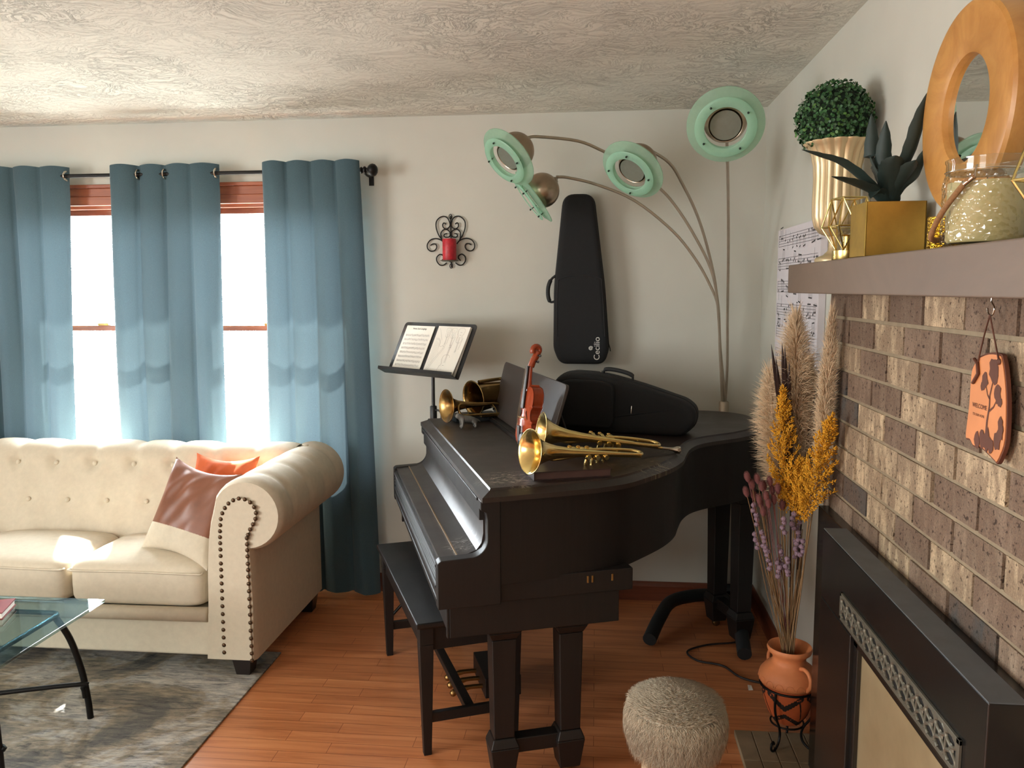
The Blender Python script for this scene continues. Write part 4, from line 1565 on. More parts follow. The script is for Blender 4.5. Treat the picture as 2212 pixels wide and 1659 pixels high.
# case standing on its long edge on the piano lid
CA = math.atan2(-0.12, 0.52)
c0 = Vector((-0.185, 3.330, LIDZ))
CM = Matrix.Translation(c0) @ Matrix.Rotation(CA, 4, 'Z')
lc = root('violin_case', 'wedge shaped black violin case lying on the piano lid behind the music desk', 'instrument case', M=CM)
cp = [(0.0, 0.0), (0.535, 0.0), (0.585, 0.05), (0.585, 0.105), (0.545, 0.140), (0.36, 0.198), (0.20, 0.238), (0.06, 0.243), (0.0, 0.20)]
cpoly = round_poly(cp, [0.03, 0.04, 0.04, 0.04, 0.04, 0.06, 0.06, 0.05, 0.06], 5)
fixnormals(obj('shell', padded(cpoly, 0.0, 0.15, 0.03), BLACKCASE, lc, smooth=50))
obj('zipper', MB().tube([(p[0], 0.055, p[1]) for p in offset_poly(cpoly, -0.001)], 0.003, 6, closed=True), BLACKCASE2, lc, smooth=60)
pc = round_poly([(0.03, 0.025), (0.262, 0.022), (0.268, 0.200), (0.20, 0.215), (0.06, 0.215), (0.03, 0.18)], 0.03, 4)
fixnormals(obj('pocket', padded(pc, -0.018, 0.012, 0.012), BLACKCASE, lc, smooth=50))
obj('handle', MB().tube(smooth_path([(0.20, 0.075, 0.234), (0.215, 0.075, 0.252), (0.265, 0.075, 0.248), (0.318, 0.075, 0.232), (0.325, 0.075, 0.208)], 5), [0.005] * 4 + [0.009] * 13 + [0.005] * 4, 10), BLACKCASE2, lc, smooth=60)
obj('strap_ring', MB().tube([(0.20 + 0.010 * math.cos(a), 0.075, 0.238 + 0.006 * math.sin(a)) for a in [i * PI / 6 for i in range(12)]], 0.002, 6, closed=True), CHROME, lc, smooth=60)
obj('zipper_pull', MB().tube([(0.335, -0.001, 0.115), (0.334, -0.004, 0.095), (0.333, -0.004, 0.085)], 0.0018, 6), CHROME, lc, smooth=60)

# ------------------------------------------------------------------ music stand with two sheets
nh = Vector((-0.59, -0.81, 0)).normalized()
wv = Vector((-nh.y * -1, nh.x * -1, 0))
wv = Vector((0.81, -0.59, 0)).normalized()
th = math.radians(28)
uv = Vector((0, 0, math.cos(th))) - nh * math.sin(th)
nv = wv.cross(uv)
if nv.dot(nh) < 0:
    nv = -nv
SMx = Matrix((wv, uv, wv.cross(uv))).transposed().to_4x4()
sdir = 1 if wv.cross(uv).dot(nh) > 0 else -1
deskC = Vector((-0.818, 3.745, 1.190))
SMx.translation = deskC
stand = root('music_stand', 'black metal music stand holding two sheets between the curtain and the piano', 'music stand', (-0.778, 3.83, 0))
inv = Matrix.Translation((0.778, -3.83, 0)) @ SMx
F = sdir


def dpart(name, mb, mat, parent=None, **kw):
    mb.xf(inv)
    return obj(name, mb, mat, stand, **kw)


DW, DH = 0.25, 0.272
dp = round_poly([(-DW, -0.002), (DW, -0.002), (DW, DH), (-DW, DH)], [0.004, 0.004, 0.022, 0.022], 5)
fixnormals(dpart('desk', MB().ext(dp, -0.0015 * F, -0.0040 * F, 'xy'), BLKMETAL, smooth=0))
lipb = MB()
lp = [(0, -0.004), (0, -0.002), (0.048, -0.002), (0.052, 0.010), (0.054, 0.010), (0.050, -0.004)]
vs = []
for x in (-DW - 0.012, DW + 0.002):
    vs += [(x, b, a * F) for a, b in lp]
k = len(lp)
lipb.add(vs, [tuple(range(k)), tuple(range(2 * k - 1, k - 1, -1))] + [(i, (i + 1) % k, k + (i + 1) % k, k + i) for i in range(k)])
fixnormals(dpart('ledge', lipb, BLKMETAL, smooth=0))
pole = MB().tube([(-0.778, 3.83, 0.05), (-0.778, 3.83, 0.95)], 0.0125, 14)
part('lower_pole', pole, BLKMETAL, stand, smooth=60)
part('upper_pole', MB().tube(smooth_path([(-0.778, 3.83, 0.90), (-0.778, 3.83, 1.10), (-0.778, 3.834, 1.24), (-0.782, 3.838, 1.30)], 4), 0.0085, 12), BLKMETAL, stand, smooth=60)
cl = MB().lathe([(0.0125, 0.965), (0.017, 0.967), (0.017, 1.03), (0.014, 1.034), (0.012, 1.034)], 18, (-0.778, 3.83, 0))
cl.tube(smooth_path([(-0.765, 3.82, 1.015), (-0.745, 3.81, 1.012), (-0.735, 3.805, 0.995), (-0.738, 3.805, 0.965), (-0.748, 3.81, 0.955), (-0.750, 3.81, 0.970)], 4), 0.005, 8)
part('height_clutch', cl, BLKMETAL, stand, smooth=50)
part('desk_bracket', MB().box(-0.80, -0.765, 3.828, 3.846, 1.270, 1.325), BLKMETAL, stand, smooth=0, bevel=0.003)
for a in (95, 200, 330):
    ca, sa = math.cos(math.radians(a)), math.sin(math.radians(a))
    R_ = 0.20 if a != 200 else 0.22
    part('leg', MB().tube(smooth_path([(-0.778 + 0.014 * ca, 3.83 + 0.014 * sa, 0.22), (-0.778 + 0.09 * ca, 3.83 + 0.09 * sa, 0.14), (-0.778 + R_ * ca, 3.83 + R_ * sa, 0.008)], 4), 0.0075, 8), BLKMETAL, stand, smooth=60)

SW = SMx.copy()
rnd = random.Random(5)


def sheet(name, label, x0, x1, thick, curl):
    r = root(name, label, 'sheet music', M=SW)
    m = MB()
    yb, yt = 0.006, 0.252
    for off in (0.0, thick):
        rows = []
        for i in range(9):
            t = i / 8
            row = []
            for k in range(7):
                s = k / 6
                z = off + curl * (s ** 3) * ((1 - t) ** 2) * 0.010
                row.append((x0 + (x1 - x0) * s, yb + (yt - yb) * t, F * z))
            rows.append(row)
        m.grid(rows, flip=(off == 0.0) != (F < 0))
    q = [(x0, yb, 0), (x1, yb, 0), (x1, yt, 0), (x0, yt, 0), (x0, yb, F * thick), (x1, yb, F * thick), (x1, yt, F * thick), (x0, yt, F * thick)]
    m.add(q, [(0, 1, 5, 4), (1, 2, 6, 5), (2, 3, 7, 6), (3, 0, 4, 7)])
    obj('paper', m, PAPER, r, smooth=0)
    return r


def qline(m, pts, w, z):
    """flat printed line in the xy plane at height z"""
    for (x0, y0), (x1, y1) in zip(pts, pts[1:]):
        d = Vector((x1 - x0, y1 - y0))
        if d.length < 1e-9:
            continue
        nn_ = Vector((-d.y, d.x)).normalized() * w / 2
        m.add([(x0 - nn_.x, y0 - nn_.y, z), (x1 - nn_.x, y1 - nn_.y, z), (x1 + nn_.x, y1 + nn_.y, z), (x0 + nn_.x, y0 + nn_.y, z)], [(0, 1, 2, 3)])


ZP = lambda t: F * (t + 0.0006)
FLIP = Matrix.Identity(4) if F > 0 else Matrix.Rotation(PI, 4, 'Y')
s1 = sheet('sheet_music', 'printed page of music on the left half of the music stand', -0.222, -0.022, 0.003, 0.0)
ink = MB()
for row in range(9):
    y = 0.205 - row * 0.0225
    for i in range(5):
        qline(ink, [(-0.206, y - 0.0022 * i), (-0.036, y - 0.0022 * i)], 0.00045, ZP(0.003))
    xx = -0.196
    qline(ink, [(-0.205, y + 0.001), (-0.201, y - 0.010)], 0.0022, ZP(0.0031))
    while xx < -0.042:
        yy = y - rnd.uniform(0.0, 0.010)
        ink.add([(xx, yy - 0.001, ZP(0.0032)), (xx + 0.0028, yy - 0.001, ZP(0.0032)), (xx + 0.0028, yy + 0.0012, ZP(0.0032)), (xx, yy + 0.0012, ZP(0.0032))], [(0, 1, 2, 3)])
        qline(ink, [(xx + 0.0026, yy), (xx + 0.0026, yy + 0.006)], 0.0005, ZP(0.0032))
        xx += rnd.uniform(0.005, 0.011)
obj('printed_staves', ink, INKLT, s1, smooth=0)
TM = lambda x, y, z: Matrix.Translation((x, y, F * z)) @ (Matrix.Identity(4) if F > 0 else Matrix.Rotation(PI, 4, 'Y'))
text('printed_title', 'Sweet Sad Longings', 0.0125, INK, s1, TM(-0.122, 0.236, 0.0036), 0.0001)
qline(ink, [(0, 0), (0, 0)], 0.001, 0)
s2 = sheet('sheet_music', 'thick pad with line drawings of string instruments on the right half of the music stand', 0.014, 0.225, 0.011, 1.0)
pic = MB()
Zd = ZP(0.0118)


def fiddle(cx, cy, s, a, w=0.0007, neck=1.0):
    ca, sa = math.cos(a), math.sin(a)
    hp = [(p.y * 1.0, p.x) for p in hs[::2]]
    pts = [(x, y) for x, y in hp] + [(-x, y) for x, y in hp[::-1]]
    pts = [(cx + s * (x * ca - y * sa), cy + s * (x * sa + y * ca)) for x, y in pts]
    qline(pic, pts + pts[:1], w, Zd)
    for dx in (-0.006, 0.006):
        qline(pic, [(cx + s * (dx * ca - y * sa), cy + s * (dx * sa + y * ca)) for y in (0.13, 0.215 + 0.13 * neck)], w, Zd)
    y0 = 0.215 + 0.13 * neck
    for y in (y0, y0 + 0.012, y0 + 0.024):
        qline(pic, [(cx + s * (-0.014 * ca - y * sa), cy + s * (-0.014 * sa + y * ca)), (cx + s * (0.014 * ca - y * sa), cy + s * (0.014 * sa + y * ca))], w * 1.4, Zd)
    for y in (0.10, 0.06):
        qline(pic, [(cx + s * (-0.015 * ca - y * sa), cy + s * (-0.015 * sa + y * ca)), (cx + s * (0.015 * ca - y * sa), cy + s * (0.015 * sa + y * ca))], w * 1.4, Zd)


fiddle(0.135, 0.008, 0.46, -0.03, 0.0009, 0.6)
fiddle(0.092, 0.243, 0.22, PI + 0.05)
fiddle(0.130, 0.243, 0.24, PI + 0.05)
fiddle(0.178, 0.243, 0.34, PI + 0.03, 0.0008, 0.9)
for a, b in (((0.030, 0.240), (0.070, 0.180)), ((0.111, 0.243), (0.108, 0.160)), ((0.152, 0.200), (0.140, 0.130)), ((0.203, 0.195), (0.192, 0.112))):
    qline(pic, [a, b], 0.0009, Zd)
# harp
hp_ = [(0.020, 0.012), (0.105, 0.148)]
for o_ in (0, 0.012):
    qline(pic, [(0.018 + o_, 0.012), (0.098 + o_ * 0.6, 0.146)], 0.0008, Zd)
qline(pic, [(0.028, 0.187), (0.044, 0.188), (0.058, 0.180), (0.066, 0.166), (0.067, 0.150), (0.074, 0.146), (0.090, 0.152)], 0.0008, Zd)
qline(pic, [(0.028, 0.182), (0.044, 0.183), (0.056, 0.175), (0.062, 0.162), (0.062, 0.146)], 0.0008, Zd)
for i in range(7):
    t = i / 7
    qline(pic, [(0.030 + 0.035 * t, 0.178 - 0.02 * t), (0.026 + 0.055 * t, 0.04 + 0.075 * t)], 0.0004, Zd)
cr = [(0.096 + 0.006 * math.cos(a), 0.153 + 0.006 * math.sin(a)) for a in [i * PI / 5 for i in range(11)]]
qline(pic, cr, 0.0008, Zd)
obj('line_drawing', pic, INKLT, s2, smooth=0)
text('printed_caption', 'Strings', 0.016, INKLT, s2, TM(0.192, 0.085, 0.0121), 0.0001, 0.3)

# ------------------------------------------------------------------ floor lamp
lamp = root('floor_lamp', 'brushed nickel arc floor lamp with four green glass ringed heads in the corner', 'lamp', (0.622, 4.04, 0))
BX, BY = 0.622, 4.040
post_ = MB().lathe([(0.016, 0.02), (0.016, 0.90), (0.024, 0.905), (0.024, 1.035), (0.020, 1.04), (0, 1.04)], 24, (BX, BY, 0))
part('post', post_, STEELP, lamp, smooth=40)
part('hub', MB().lathe([(0.0, 0.015), (0.045, 0.02), (0.055, 0.05), (0.050, 0.085), (0.022, 0.10), (0.0, 0.10)], 24, (BX, BY, 0)), BLKMETAL, lamp, smooth=60)
for ex, ey, mx_, my_ in ((0.245, 3.530, 0.37, 3.86), (0.640, 3.420, 0.665, 3.72), (0.735, 3.99, 0.69, 4.02)):
    pth = smooth_path([(BX, BY, 0.055), (BX + (mx_ - BX) * 0.5, BY + (my_ - BY) * 0.5, 0.085), (mx_, my_, 0.085), (mx_ + (ex - mx_) * 0.55, my_ + (ey - my_) * 0.5, 0.068), (ex, ey, 0.034)], 5)
    part('base_leg', MB().tube(pth, 0.031, 14), plain('black_rubber_leg', (24, 27, 29), 0.6), lamp, smooth=60)
cordp = smooth_path([(0.66, 4.03, 0.03), (0.72, 3.80, 0.008), (0.66, 3.62, 0.006), (0.50, 3.56, 0.006), (0.407, 3.485, 0.006), (0.44, 3.40, 0.006), (0.54, 3.36, 0.006), (0.60, 3.26, 0.006), (0.70, 3.22, 0.006), (0.775, 3.30, 0.006)], 6)
part('power_cord', MB().tube(cordp, 0.0045, 8), CORDBLK, lamp, smooth=60)
HEADS = {
    'A': ((-0.375, 3.45, 2.127), (-0.602, -0.501, -0.622), (-0.294, 3.518, 2.21), [(0.608, 3.97, 1.02), (0.586, 3.956, 1.289), (0.569, 3.929, 1.5), (0.526, 3.897, 1.676), (0.431, 3.852, 1.847), (0.339, 3.808, 1.973), (0.268, 3.777, 2.042), (0.15, 3.724, 2.134), (0.029, 3.673, 2.182), (-0.085, 3.621, 2.221), (-0.25, 3.542, 2.229)]),
    'B': ((-0.291, 3.7, 1.992), (-0.796, -0.1, -0.597), (-0.183, 3.713, 2.072), [(0.608, 3.97, 1.02), (0.582, 3.958, 1.302), (0.566, 3.938, 1.5), (0.523, 3.923, 1.608), (0.456, 3.903, 1.721), (0.347, 3.871, 1.85), (0.17, 3.821, 1.985), (-0.002, 3.771, 2.054), (-0.13, 3.731, 2.082)]),
    'C': ((0.135, 3.4, 2.059), (-0.482, -0.573, -0.663), (0.2, 3.477, 2.149), [(0.608, 3.97, 1.02), (0.585, 3.939, 1.312), (0.55, 3.87, 1.571), (0.503, 3.801, 1.742), (0.438, 3.715, 1.904), (0.36, 3.624, 2.034), (0.298, 3.555, 2.112)]),
    'D': ((0.446, 3.02, 2.157), (-0.101, -0.858, -0.504), (0.459, 3.136, 2.225), [(0.608, 3.97, 1.02), (0.615, 3.948, 1.212), (0.598, 3.858, 1.484), (0.574, 3.713, 1.738), (0.537, 3.516, 1.963), (0.506, 3.358, 2.093), (0.483, 3.242, 2.168)]),
}
BULB = plain('frosted_bulb', (186, 180, 166), 0.4)
for i, (key, (rc, nv_, jt, path)) in enumerate(HEADS.items()):
    rc, nv_, jt = Vector(rc), Vector(nv_).normalized(), Vector(jt)
    off = Vector(((-0.007, 0.007, -0.007, 0.007)[i], (-0.007, -0.007, 0.007, 0.007)[i], 0))
    pts = [Vector((BX, BY, 1.03)) + off]
    for q in path[1:]:
        q = Vector(q)
        w = max(0.0, min(1.0, (1.9 - q.z) / 0.9))
        pts.append(q + (Vector((BX, BY, q.z)) + off - Vector((0.61, 3.97, q.z))) * w * w)
    pts.append(jt + Vector((0, 0, 0.012)))
    part('arm', MB().tube(smooth_path(pts, 5), 0.0065, 10), STEELP, lamp, smooth=60)
    Rm = Vector((0, 0, 1)).rotation_difference(nv_).to_matrix()
    # bowl: open sphere facing along the normal
    Rb = 0.078
    bc = rc - nv_ * 0.056
    pr = [(Rb * math.cos(math.radians(a)), Rb * math.sin(math.radians(a))) for a in range(-90, 41, 10)]
    pr[0] = (0.0005, -Rb)
    sh = MB().shell(pr + [(a * 0.97, b * 0.97) for a, b in pr[::-1]], 32, bc, Rm)
    bowl = fixnormals(part('lamp_shade', sh, STEEL, lamp, smooth=60))
    inv_ = ROOTINV['lamp_shade' if bowl.name == 'lamp_shade' else bowl.name]
    jn = MB().tube([bc - nv_ * 0.074, bc - nv_ * 0.082, jt - nv_ * 0.004], [0.018, 0.012, 0.010], 12)
    part('swivel_joint', jn, STEELP, bowl, smooth=50)
    dd = MB().lathe([(0.0, -0.003), (0.052, -0.001), (0.0535, 0.001), (0.0, 0.001)], 40, bc + nv_ * 0.050, Rm)
    part('diffuser', dd, DIFFUSER, bowl, smooth=60)
    part('socket', MB().tube([bc - nv_ * 0.06, bc - nv_ * 0.02], 0.014, 14), BULB, bowl, smooth=60)
    # two frosted glass rings: the big shallow dish and the smaller one in front of it
    big = [(0.076, -0.002), (0.085, 0.002), (0.108, -0.002), (0.132, -0.012), (0.135, -0.012), (0.135, -0.008), (0.108, 0.003), (0.085, 0.007), (0.074, 0.002)]
    fixnormals(part('glass_ring', MB().shell(big, 56, rc, Rm), FROSTO, bowl, smooth=50))
    sm = [(0.076, 0.019), (0.104, 0.016), (0.107, 0.018), (0.104, 0.021), (0.076, 0.024), (0.073, 0.0215)]
    fixnormals(part('glass_ring', MB().shell(sm, 48, rc, Rm), FROST, bowl, smooth=50))
    for a in (0.5, 2.07, 3.64, 5.21):
        d = Rm @ Vector((math.cos(a), math.sin(a), 0))
        s = MB().tube([rc + d * 0.090 - nv_ * 0.006, rc + d * 0.090 + nv_ * 0.028], 0.0024, 8)
        s.ball(rc + d * 0.090 + nv_ * 0.028, 0.0042, 10, 6)
        part('stud', s, plain('dark_stud', (52, 62, 56), 0.35, 0.8) if i == 0 and a == 0.5 else bpy.data.materials['dark_stud'], bowl, smooth=60)

# ------------------------------------------------------------------ sconce with candle
sc_ = root('wall_sconce', 'black scrolled iron wall sconce between the curtain and the hanging case', 'sconce', (-0.728, D, 1.82))


def spiral(c, r0, r1, a0, a1, n=18):
    return [(c[0] + (r0 + (r1 - r0) * i / n) * math.cos(math.radians(a0 + (a1 - a0) * i / n)), D - 0.010, c[1] + (r0 + (r1 - r0) * i / n) * math.sin(math.radians(a0 + (a1 - a0) * i / n))) for i in range(n + 1)]


CX = -0.728
for s in (-1, 1):
    def S(pts):
        return [(CX + s * (p[0]), p[1], p[2]) for p in pts]
    y = D - 0.010
    # outer heart curve with inner scroll
    a = [(0.045, y, 1.835), (0.062, y, 1.862), (0.073, y, 1.895), (0.072, y, 1.925), (0.055, y, 1.945), (0.034, y, 1.951), (0.016, y, 1.943), (0.006, y, 1.925), (0.003, y, 1.908), (0.010, y, 1.895), (0.024, y, 1.889), (0.037, y, 1.897), (0.040, y, 1.910), (0.033, y, 1.919), (0.023, y, 1.912)]
    part('scroll', MB().tube(S(smooth_path(a, 5)), 0.0029, 8), IRON, sc_, smooth=60)
    b = [(0.044, y, 1.832), (0.050, y, 1.856), (0.047, y, 1.874), (0.034, y, 1.886), (0.020, y, 1.886), (0.006, y, 1.876), (0.003, y, 1.860), (0.010, y, 1.850), (0.026, y, 1.848), (0.034, y, 1.855), (0.030, y, 1.864), (0.018, y, 1.866)]
    part('scroll', MB().tube(S(smooth_path(b, 5)), 0.0029, 8), IRON, sc_, smooth=60)
    c = [(0.030, y, 1.815), (0.046, y, 1.832), (0.074, y, 1.842), (0.102, y, 1.836), (0.119, y, 1.815), (0.118, y, 1.793), (0.102, y, 1.780), (0.082, y, 1.784), (0.072, y, 1.800), (0.077, y, 1.814), (0.090, y, 1.816), (0.104, y, 1.809)]
    part('scroll', MB().tube(S(smooth_path(c, 5)), 0.0029, 8), IRON, sc_, smooth=60)
    d = [(0.022, y, 1.722), (0.040, y, 1.710), (0.058, y, 1.712), (0.072, y, 1.730), (0.072, y, 1.750), (0.056, y, 1.764), (0.040, y, 1.757), (0.038, y, 1.745), (0.048, y, 1.732)]
    part('scroll', MB().tube(S(smooth_path(d, 5)), 0.0029, 8), IRON, sc_, smooth=60)
sp_ = MB().tube([(CX, D - 0.006, 1.70), (CX, D - 0.006, 1.955)], 0.0028, 8)
for z in (1.950, 1.706):
    sp_.tube([(CX + 0.007 * math.cos(t), D - 0.010, z + 0.011 * math.sin(t)) for t in [i * PI / 6 for i in range(12)]], 0.0022, 6, closed=True)
sp_.tube([(CX, D - 0.004, 1.727), (CX, D - 0.045, 1.727)], 0.004, 8)
part('spine', sp_, IRON, sc_, smooth=60)
part('candle_tray', MB().lathe([(0.0, 1.726), (0.036, 1.727), (0.047, 1.731), (0.0475, 1.733), (0.036, 1.730), (0.0, 1.7295)], 32, (CX, D - 0.052, 0)), plain('grey_green_tray', (92, 94, 82), 0.5, 0.4), sc_, smooth=60)
cd = root('pillar_candle', 'textured red pillar candle standing in the black wall sconce', 'candle', (CX, D - 0.052, 1.7305))
part('wax', MB().lathe([(0.0, 1.7305), (0.0325, 1.7305), (0.034, 1.733), (0.034, 1.834), (0.032, 1.838), (0.026, 1.838), (0.022, 1.834), (0.0, 1.833)], 36, (CX, D - 0.052, 0)), RED, cd, smooth=50)
part('wick', MB().tube([(CX, D - 0.052, 1.833), (CX + 0.001, D - 0.052, 1.842)], 0.0012, 6), EBONY, cd, smooth=0)

# ------------------------------------------------------------------ music canvas on the right wall
cvx = 0.770
can = root('music_canvas', 'tall white canvas printed with handwritten music on the wall beside the mantel', 'canvas print', (cvx, 3.30, 1.10))
part('canvas', MB().box(cvx, XR - 0.001, 2.965, 3.640, 1.10, 1.832), plain('lilac_white_canvas', (206, 200, 204), 0.8, 0, 0.03, 6), can, smooth=0, bevel=0.002)
ms = MB()
rn = random.Random(11)


def W2(y, z):
    return (y, z)


def yl(pts, w):
    for (y0, z0), (y1, z1) in zip(pts, pts[1:]):
        d = Vector((y1 - y0, z1 - z0))
        if d.length < 1e-9:
            continue
        q = Vector((-d.y, d.x)).normalized() * w / 2
        X_ = cvx - 0.0008
        ms.add([(X_, y0 - q.x, z0 - q.y), (X_, y1 - q.x, z1 - q.y), (X_, y1 + q.x, z1 + q.y), (X_, y0 + q.x, z0 + q.y)], [(3, 2, 1, 0)])


z = 1.805
row = 0
while z > 1.14:
    for i in range(5):
        yl([(3.615, z - 0.011 * i), (3.2, z - 0.011 * i + rn.uniform(-0.001, 0.001)), (2.99, z - 0.011 * i)], 0.0014)
    yy = 3.60
    while yy > 3.0:
        n_ = rn.choice((1, 1, 2, 3, 4))
        w = 0.016
        h0 = z - rn.uniform(0.0, 0.044)
        up = rn.choice((-1, 1)) * rn.uniform(0.03, 0.045)
        for j in range(n_):
            a = yy - j * w
            if a < 2.995:
                break
            hh = h0 + rn.uniform(-0.008, 0.008)
            yl([(a, hh), (a - 0.009, hh + 0.003)], 0.008)
            yl([(a - 0.008, hh), (a - 0.008, hh + up)], 0.0018)
        if n_ > 1:
            yl([(yy - 0.008, h0 + up), (yy - 0.008 - (n_ - 1) * w, h0 + up + rn.uniform(-0.006, 0.006))], 0.005)
        yy -= n_ * w + rn.uniform(0.012, 0.04)
    yl([(3.615, z + 0.002), (3.615, z - 0.046)], 0.003)
    z -= 0.094
    row += 1
part('handwritten_notes', ms, INK, can, smooth=0)
# ------------------------------------------------------------------ fireplace
XB = 0.74
MZ0, MZ1 = 1.574, 1.664
bf = root('brick_fireplace', 'brown and tan brick fireplace face below the mantel on the right wall', 'fireplace', (0.77, 1.6, 0))
part('mortar_bed', MB().box(XB + 0.014, XR - 0.001, 0.2, 2.690, 0.0, MZ0), MORTAR, bf, smooth=0)
TAN, BRN, DK, MID = (0.56, 0.43, 0.28), (0.225, 0.158, 0.112), (0.085, 0.077, 0.070), (0.30, 0.22, 0.155)
ROWC = {0: 'BTBTBBT', 1: 'BBTBBTB', 2: 'TBTBMBB', 3: 'DBBTBTB', 4: 'DTBTTBM', 5: 'BTTTBBT', 6: 'TTTBMTB', 7: 'BDTBTBB', 8: 'MBTBDMB', 9: 'BMBTBBT', 10: 'MDBBTBB'}
rb_ = random.Random(4)
bm2 = MB()
bm2.col = []
zrow = 1.499
CO = 0.0773
for r in range(-1, 19):
    zt = zrow - CO * r - 0.0045          # under the mortar line
    zb_ = zt - CO + 0.009
    if r == -1:
        zt = MZ0 - 0.001
        zb_ = zrow + 0.006
    if zb_ < 0:
        break
    y1 = 2.690
    first = 0.215 + 0.09 if (r % 2 == 0) else 0.2
    # joints of the top row fall at y 2.385, 2.17 ...; of the next at 2.28, 2.07 ...
    joint = 2.385 if r % 2 else 2.280
    edges = [2.690]
    y = joint
    if 2.690 - joint > 0.32:
        edges.append(joint + 0.215)
    while y > 0.25:
        edges.append(y)
        y -= 0.215
    edges.append(0.2)
    key = ROWC.get(r + 1, '')
    for i in range(len(edges) - 1):
        a, b = edges[i] - (0.0 if i == 0 else 0.006), edges[i + 1] + 0.006
        ch = key[i] if i < len(key) else rb_.choice('BBTMTBD' if r > 0 else 'BTBM')
        c = {'B': BRN, 'T': TAN, 'D': DK, 'M': MID}[ch]
        j = rb_.uniform(0.85, 1.15)
        dx = rb_.uniform(-0.002, 0.002)
        halves = [(a, b, c)]
        for ya, yb, cc in halves:
            n0 = len(bm2.f)
            bm2.box(XB + dx, XB + 0.03, yb, ya, zb_, zt)
            bm2.col += [(cc[0] * j, cc[1] * j, cc[2] * j, 1)] * (len(bm2.f) - n0)
bj = MB()
for r in range(0, 20):
    z = zrow - CO * r
    if z > 0.02:
        bj.box(XB + 0.004, XB + 0.02, 0.2, 2.689, z - 0.0052, z + 0.0052)
part('bed_joint', bj, MORTAR, bf, smooth=0)
part('brick_course', bm2, BRICK, bf, smooth=0)

mant = root('mantel_shelf', 'long taupe painted wooden mantel shelf above the brick', 'mantel', (0.70, 1.5, MZ0))
mb_ = MB().box(0.620, XR, 0.2, 2.765, MZ0, MZ1)
part('beam', mb_, MANTEL, mant, smooth=0, bevel=0.004)
hk = smooth_path([(0.715, 1.576, MZ0), (0.715, 1.576, 1.565), (0.715, 1.570, 1.560), (0.715, 1.563, 1.553), (0.715, 1.567, 1.543), (0.715, 1.576, 1.540), (0.715, 1.586, 1.544), (0.715, 1.590, 1.553)], 4)
part('cup_hook', MB().tube(hk, 0.0016, 8), CHROME, mant, smooth=60, label='small silver cup hook')

ins = root('fireplace_insert', 'black steel fireplace insert with a pewter scroll grille over its glass door', 'fireplace insert', (0.70, 1.85, 0))
part('backing_panel', MB().box(0.708, XB, 1.378, 2.628, 0.0, 0.902), INSERT, ins, smooth=0, bevel=0.002)
fx0, fx1, fy0, fy1, fz1 = 0.645, 0.708, 1.345, 2.335, 0.912
fb_ = MB()
# frame with an opening below the grille
fb_.box(fx0, fx1, fy0, fy1, 0.715, fz1).box(fx0, fx1, 2.060, fy1, 0.0, 0.715).box(fx0, fx1, fy0, 1.43, 0.0, 0.715).box(fx0, fx1, 1.43, 2.060, 0.0, 0.075)
part('surround', fb_, INSERT, ins, smooth=0, bevel=0.003)
door = part('glass_door', MB().box(fx0 + 0.022, fx0 + 0.028, 1.43, 2.060, 0.075, 0.715), DOORGLASS, ins, smooth=0, label='tan glass door with its reflection painted into the colour')
df = MB().box(fx0 + 0.010, fx0 + 0.022, 2.030, 2.060, 0.075, 0.715).box(fx0 + 0.010, fx0 + 0.022, 1.43, 1.455, 0.075, 0.715)
df.box(fx0 + 0.010, fx0 + 0.022, 1.43, 2.06, 0.690, 0.715).box(fx0 + 0.010, fx0 + 0.022, 1.43, 2.06, 0.075, 0.10)
part('door_frame', df, INSERT, door, smooth=0, bevel=0.002)
g = MB()
ga, gb, gz0, gz1 = 1.425, 2.138, 0.728, 0.800
gx = fx0 - 0.006
g.box(gx, fx0, ga, gb, gz1 - 0.010, gz1).box(gx, fx0, ga, gb, gz0, gz0 + 0.010)
g.box(gx, fx0, ga, ga + 0.012, gz0, gz1).box(gx, fx0, gb - 0.012, gb, gz0, gz1)
part('added_top_plate', MB().box(fx0 + 0.001, fx1, fy0 + 0.001, fy1 - 0.002, fz1 - 0.001, fz1 + 0.0015), plain('grey_painted_top_light', (92, 98, 102), 0.55, 0.1), ins, smooth=0, label='added grey top plate with the light painted into its colour')
part('grille', g, GRILLE, ins, smooth=0, bevel=0.001, label='pewter grille strip')
part('grille_backing', MB().box(fx0 - 0.0015, fx0 + 0.001, ga + 0.01, gb - 0.01, gz0 + 0.008, gz1 - 0.008), plain('dark_grille_void', (16, 15, 14), 0.8), ins, smooth=0)
sc2 = MB()
nrep = 15
pw = (gb - ga - 0.024) / nrep
zc = (gz0 + gz1) / 2
for i in range(nrep):
    yc = gb - 0.012 - pw * (i + 0.5)
    for s in (-1, 1):
        for t in (-1, 1):
            p = [(gx + 0.003, yc, zc + t * 0.004), (gx + 0.003, yc + s * pw * 0.42, zc + t * 0.012), (gx + 0.003, yc + s * pw * 0.46, zc + t * 0.022), (gx + 0.003, yc + s * pw * 0.2, zc + t * 0.028)]
            sc2.tube(smooth_path(p, 3), 0.0042, 6)
    sc2.ball((gx + 0.003, yc, zc), (0.003, pw * 0.22, 0.012), 8, 6)
    sc2.tube([(gx + 0.003, yc + pw / 2, gz0 + 0.008), (gx + 0.003, yc + pw / 2, gz1 - 0.008)], 0.0030, 6)
part('grille_scrollwork', sc2, GRILLE, ins, smooth=60)

hm_ = MB()
for i in range(5):
    for j in range(9):
        x0 = 0.500 + 0.06 * i
        y0 = 2.825 - 0.19 * (j + 1) + (0.06 if i % 2 else 0) * 0
        if x0 + 0.058 > 0.80:
            continue
        hm_.box(x0, min(x0 + 0.058, 0.797), y0, y0 + 0.188, 0.0, 0.022)
o = struct(obj('trim_3', hm_, HEARTH, smooth=0, bevel=0.002))

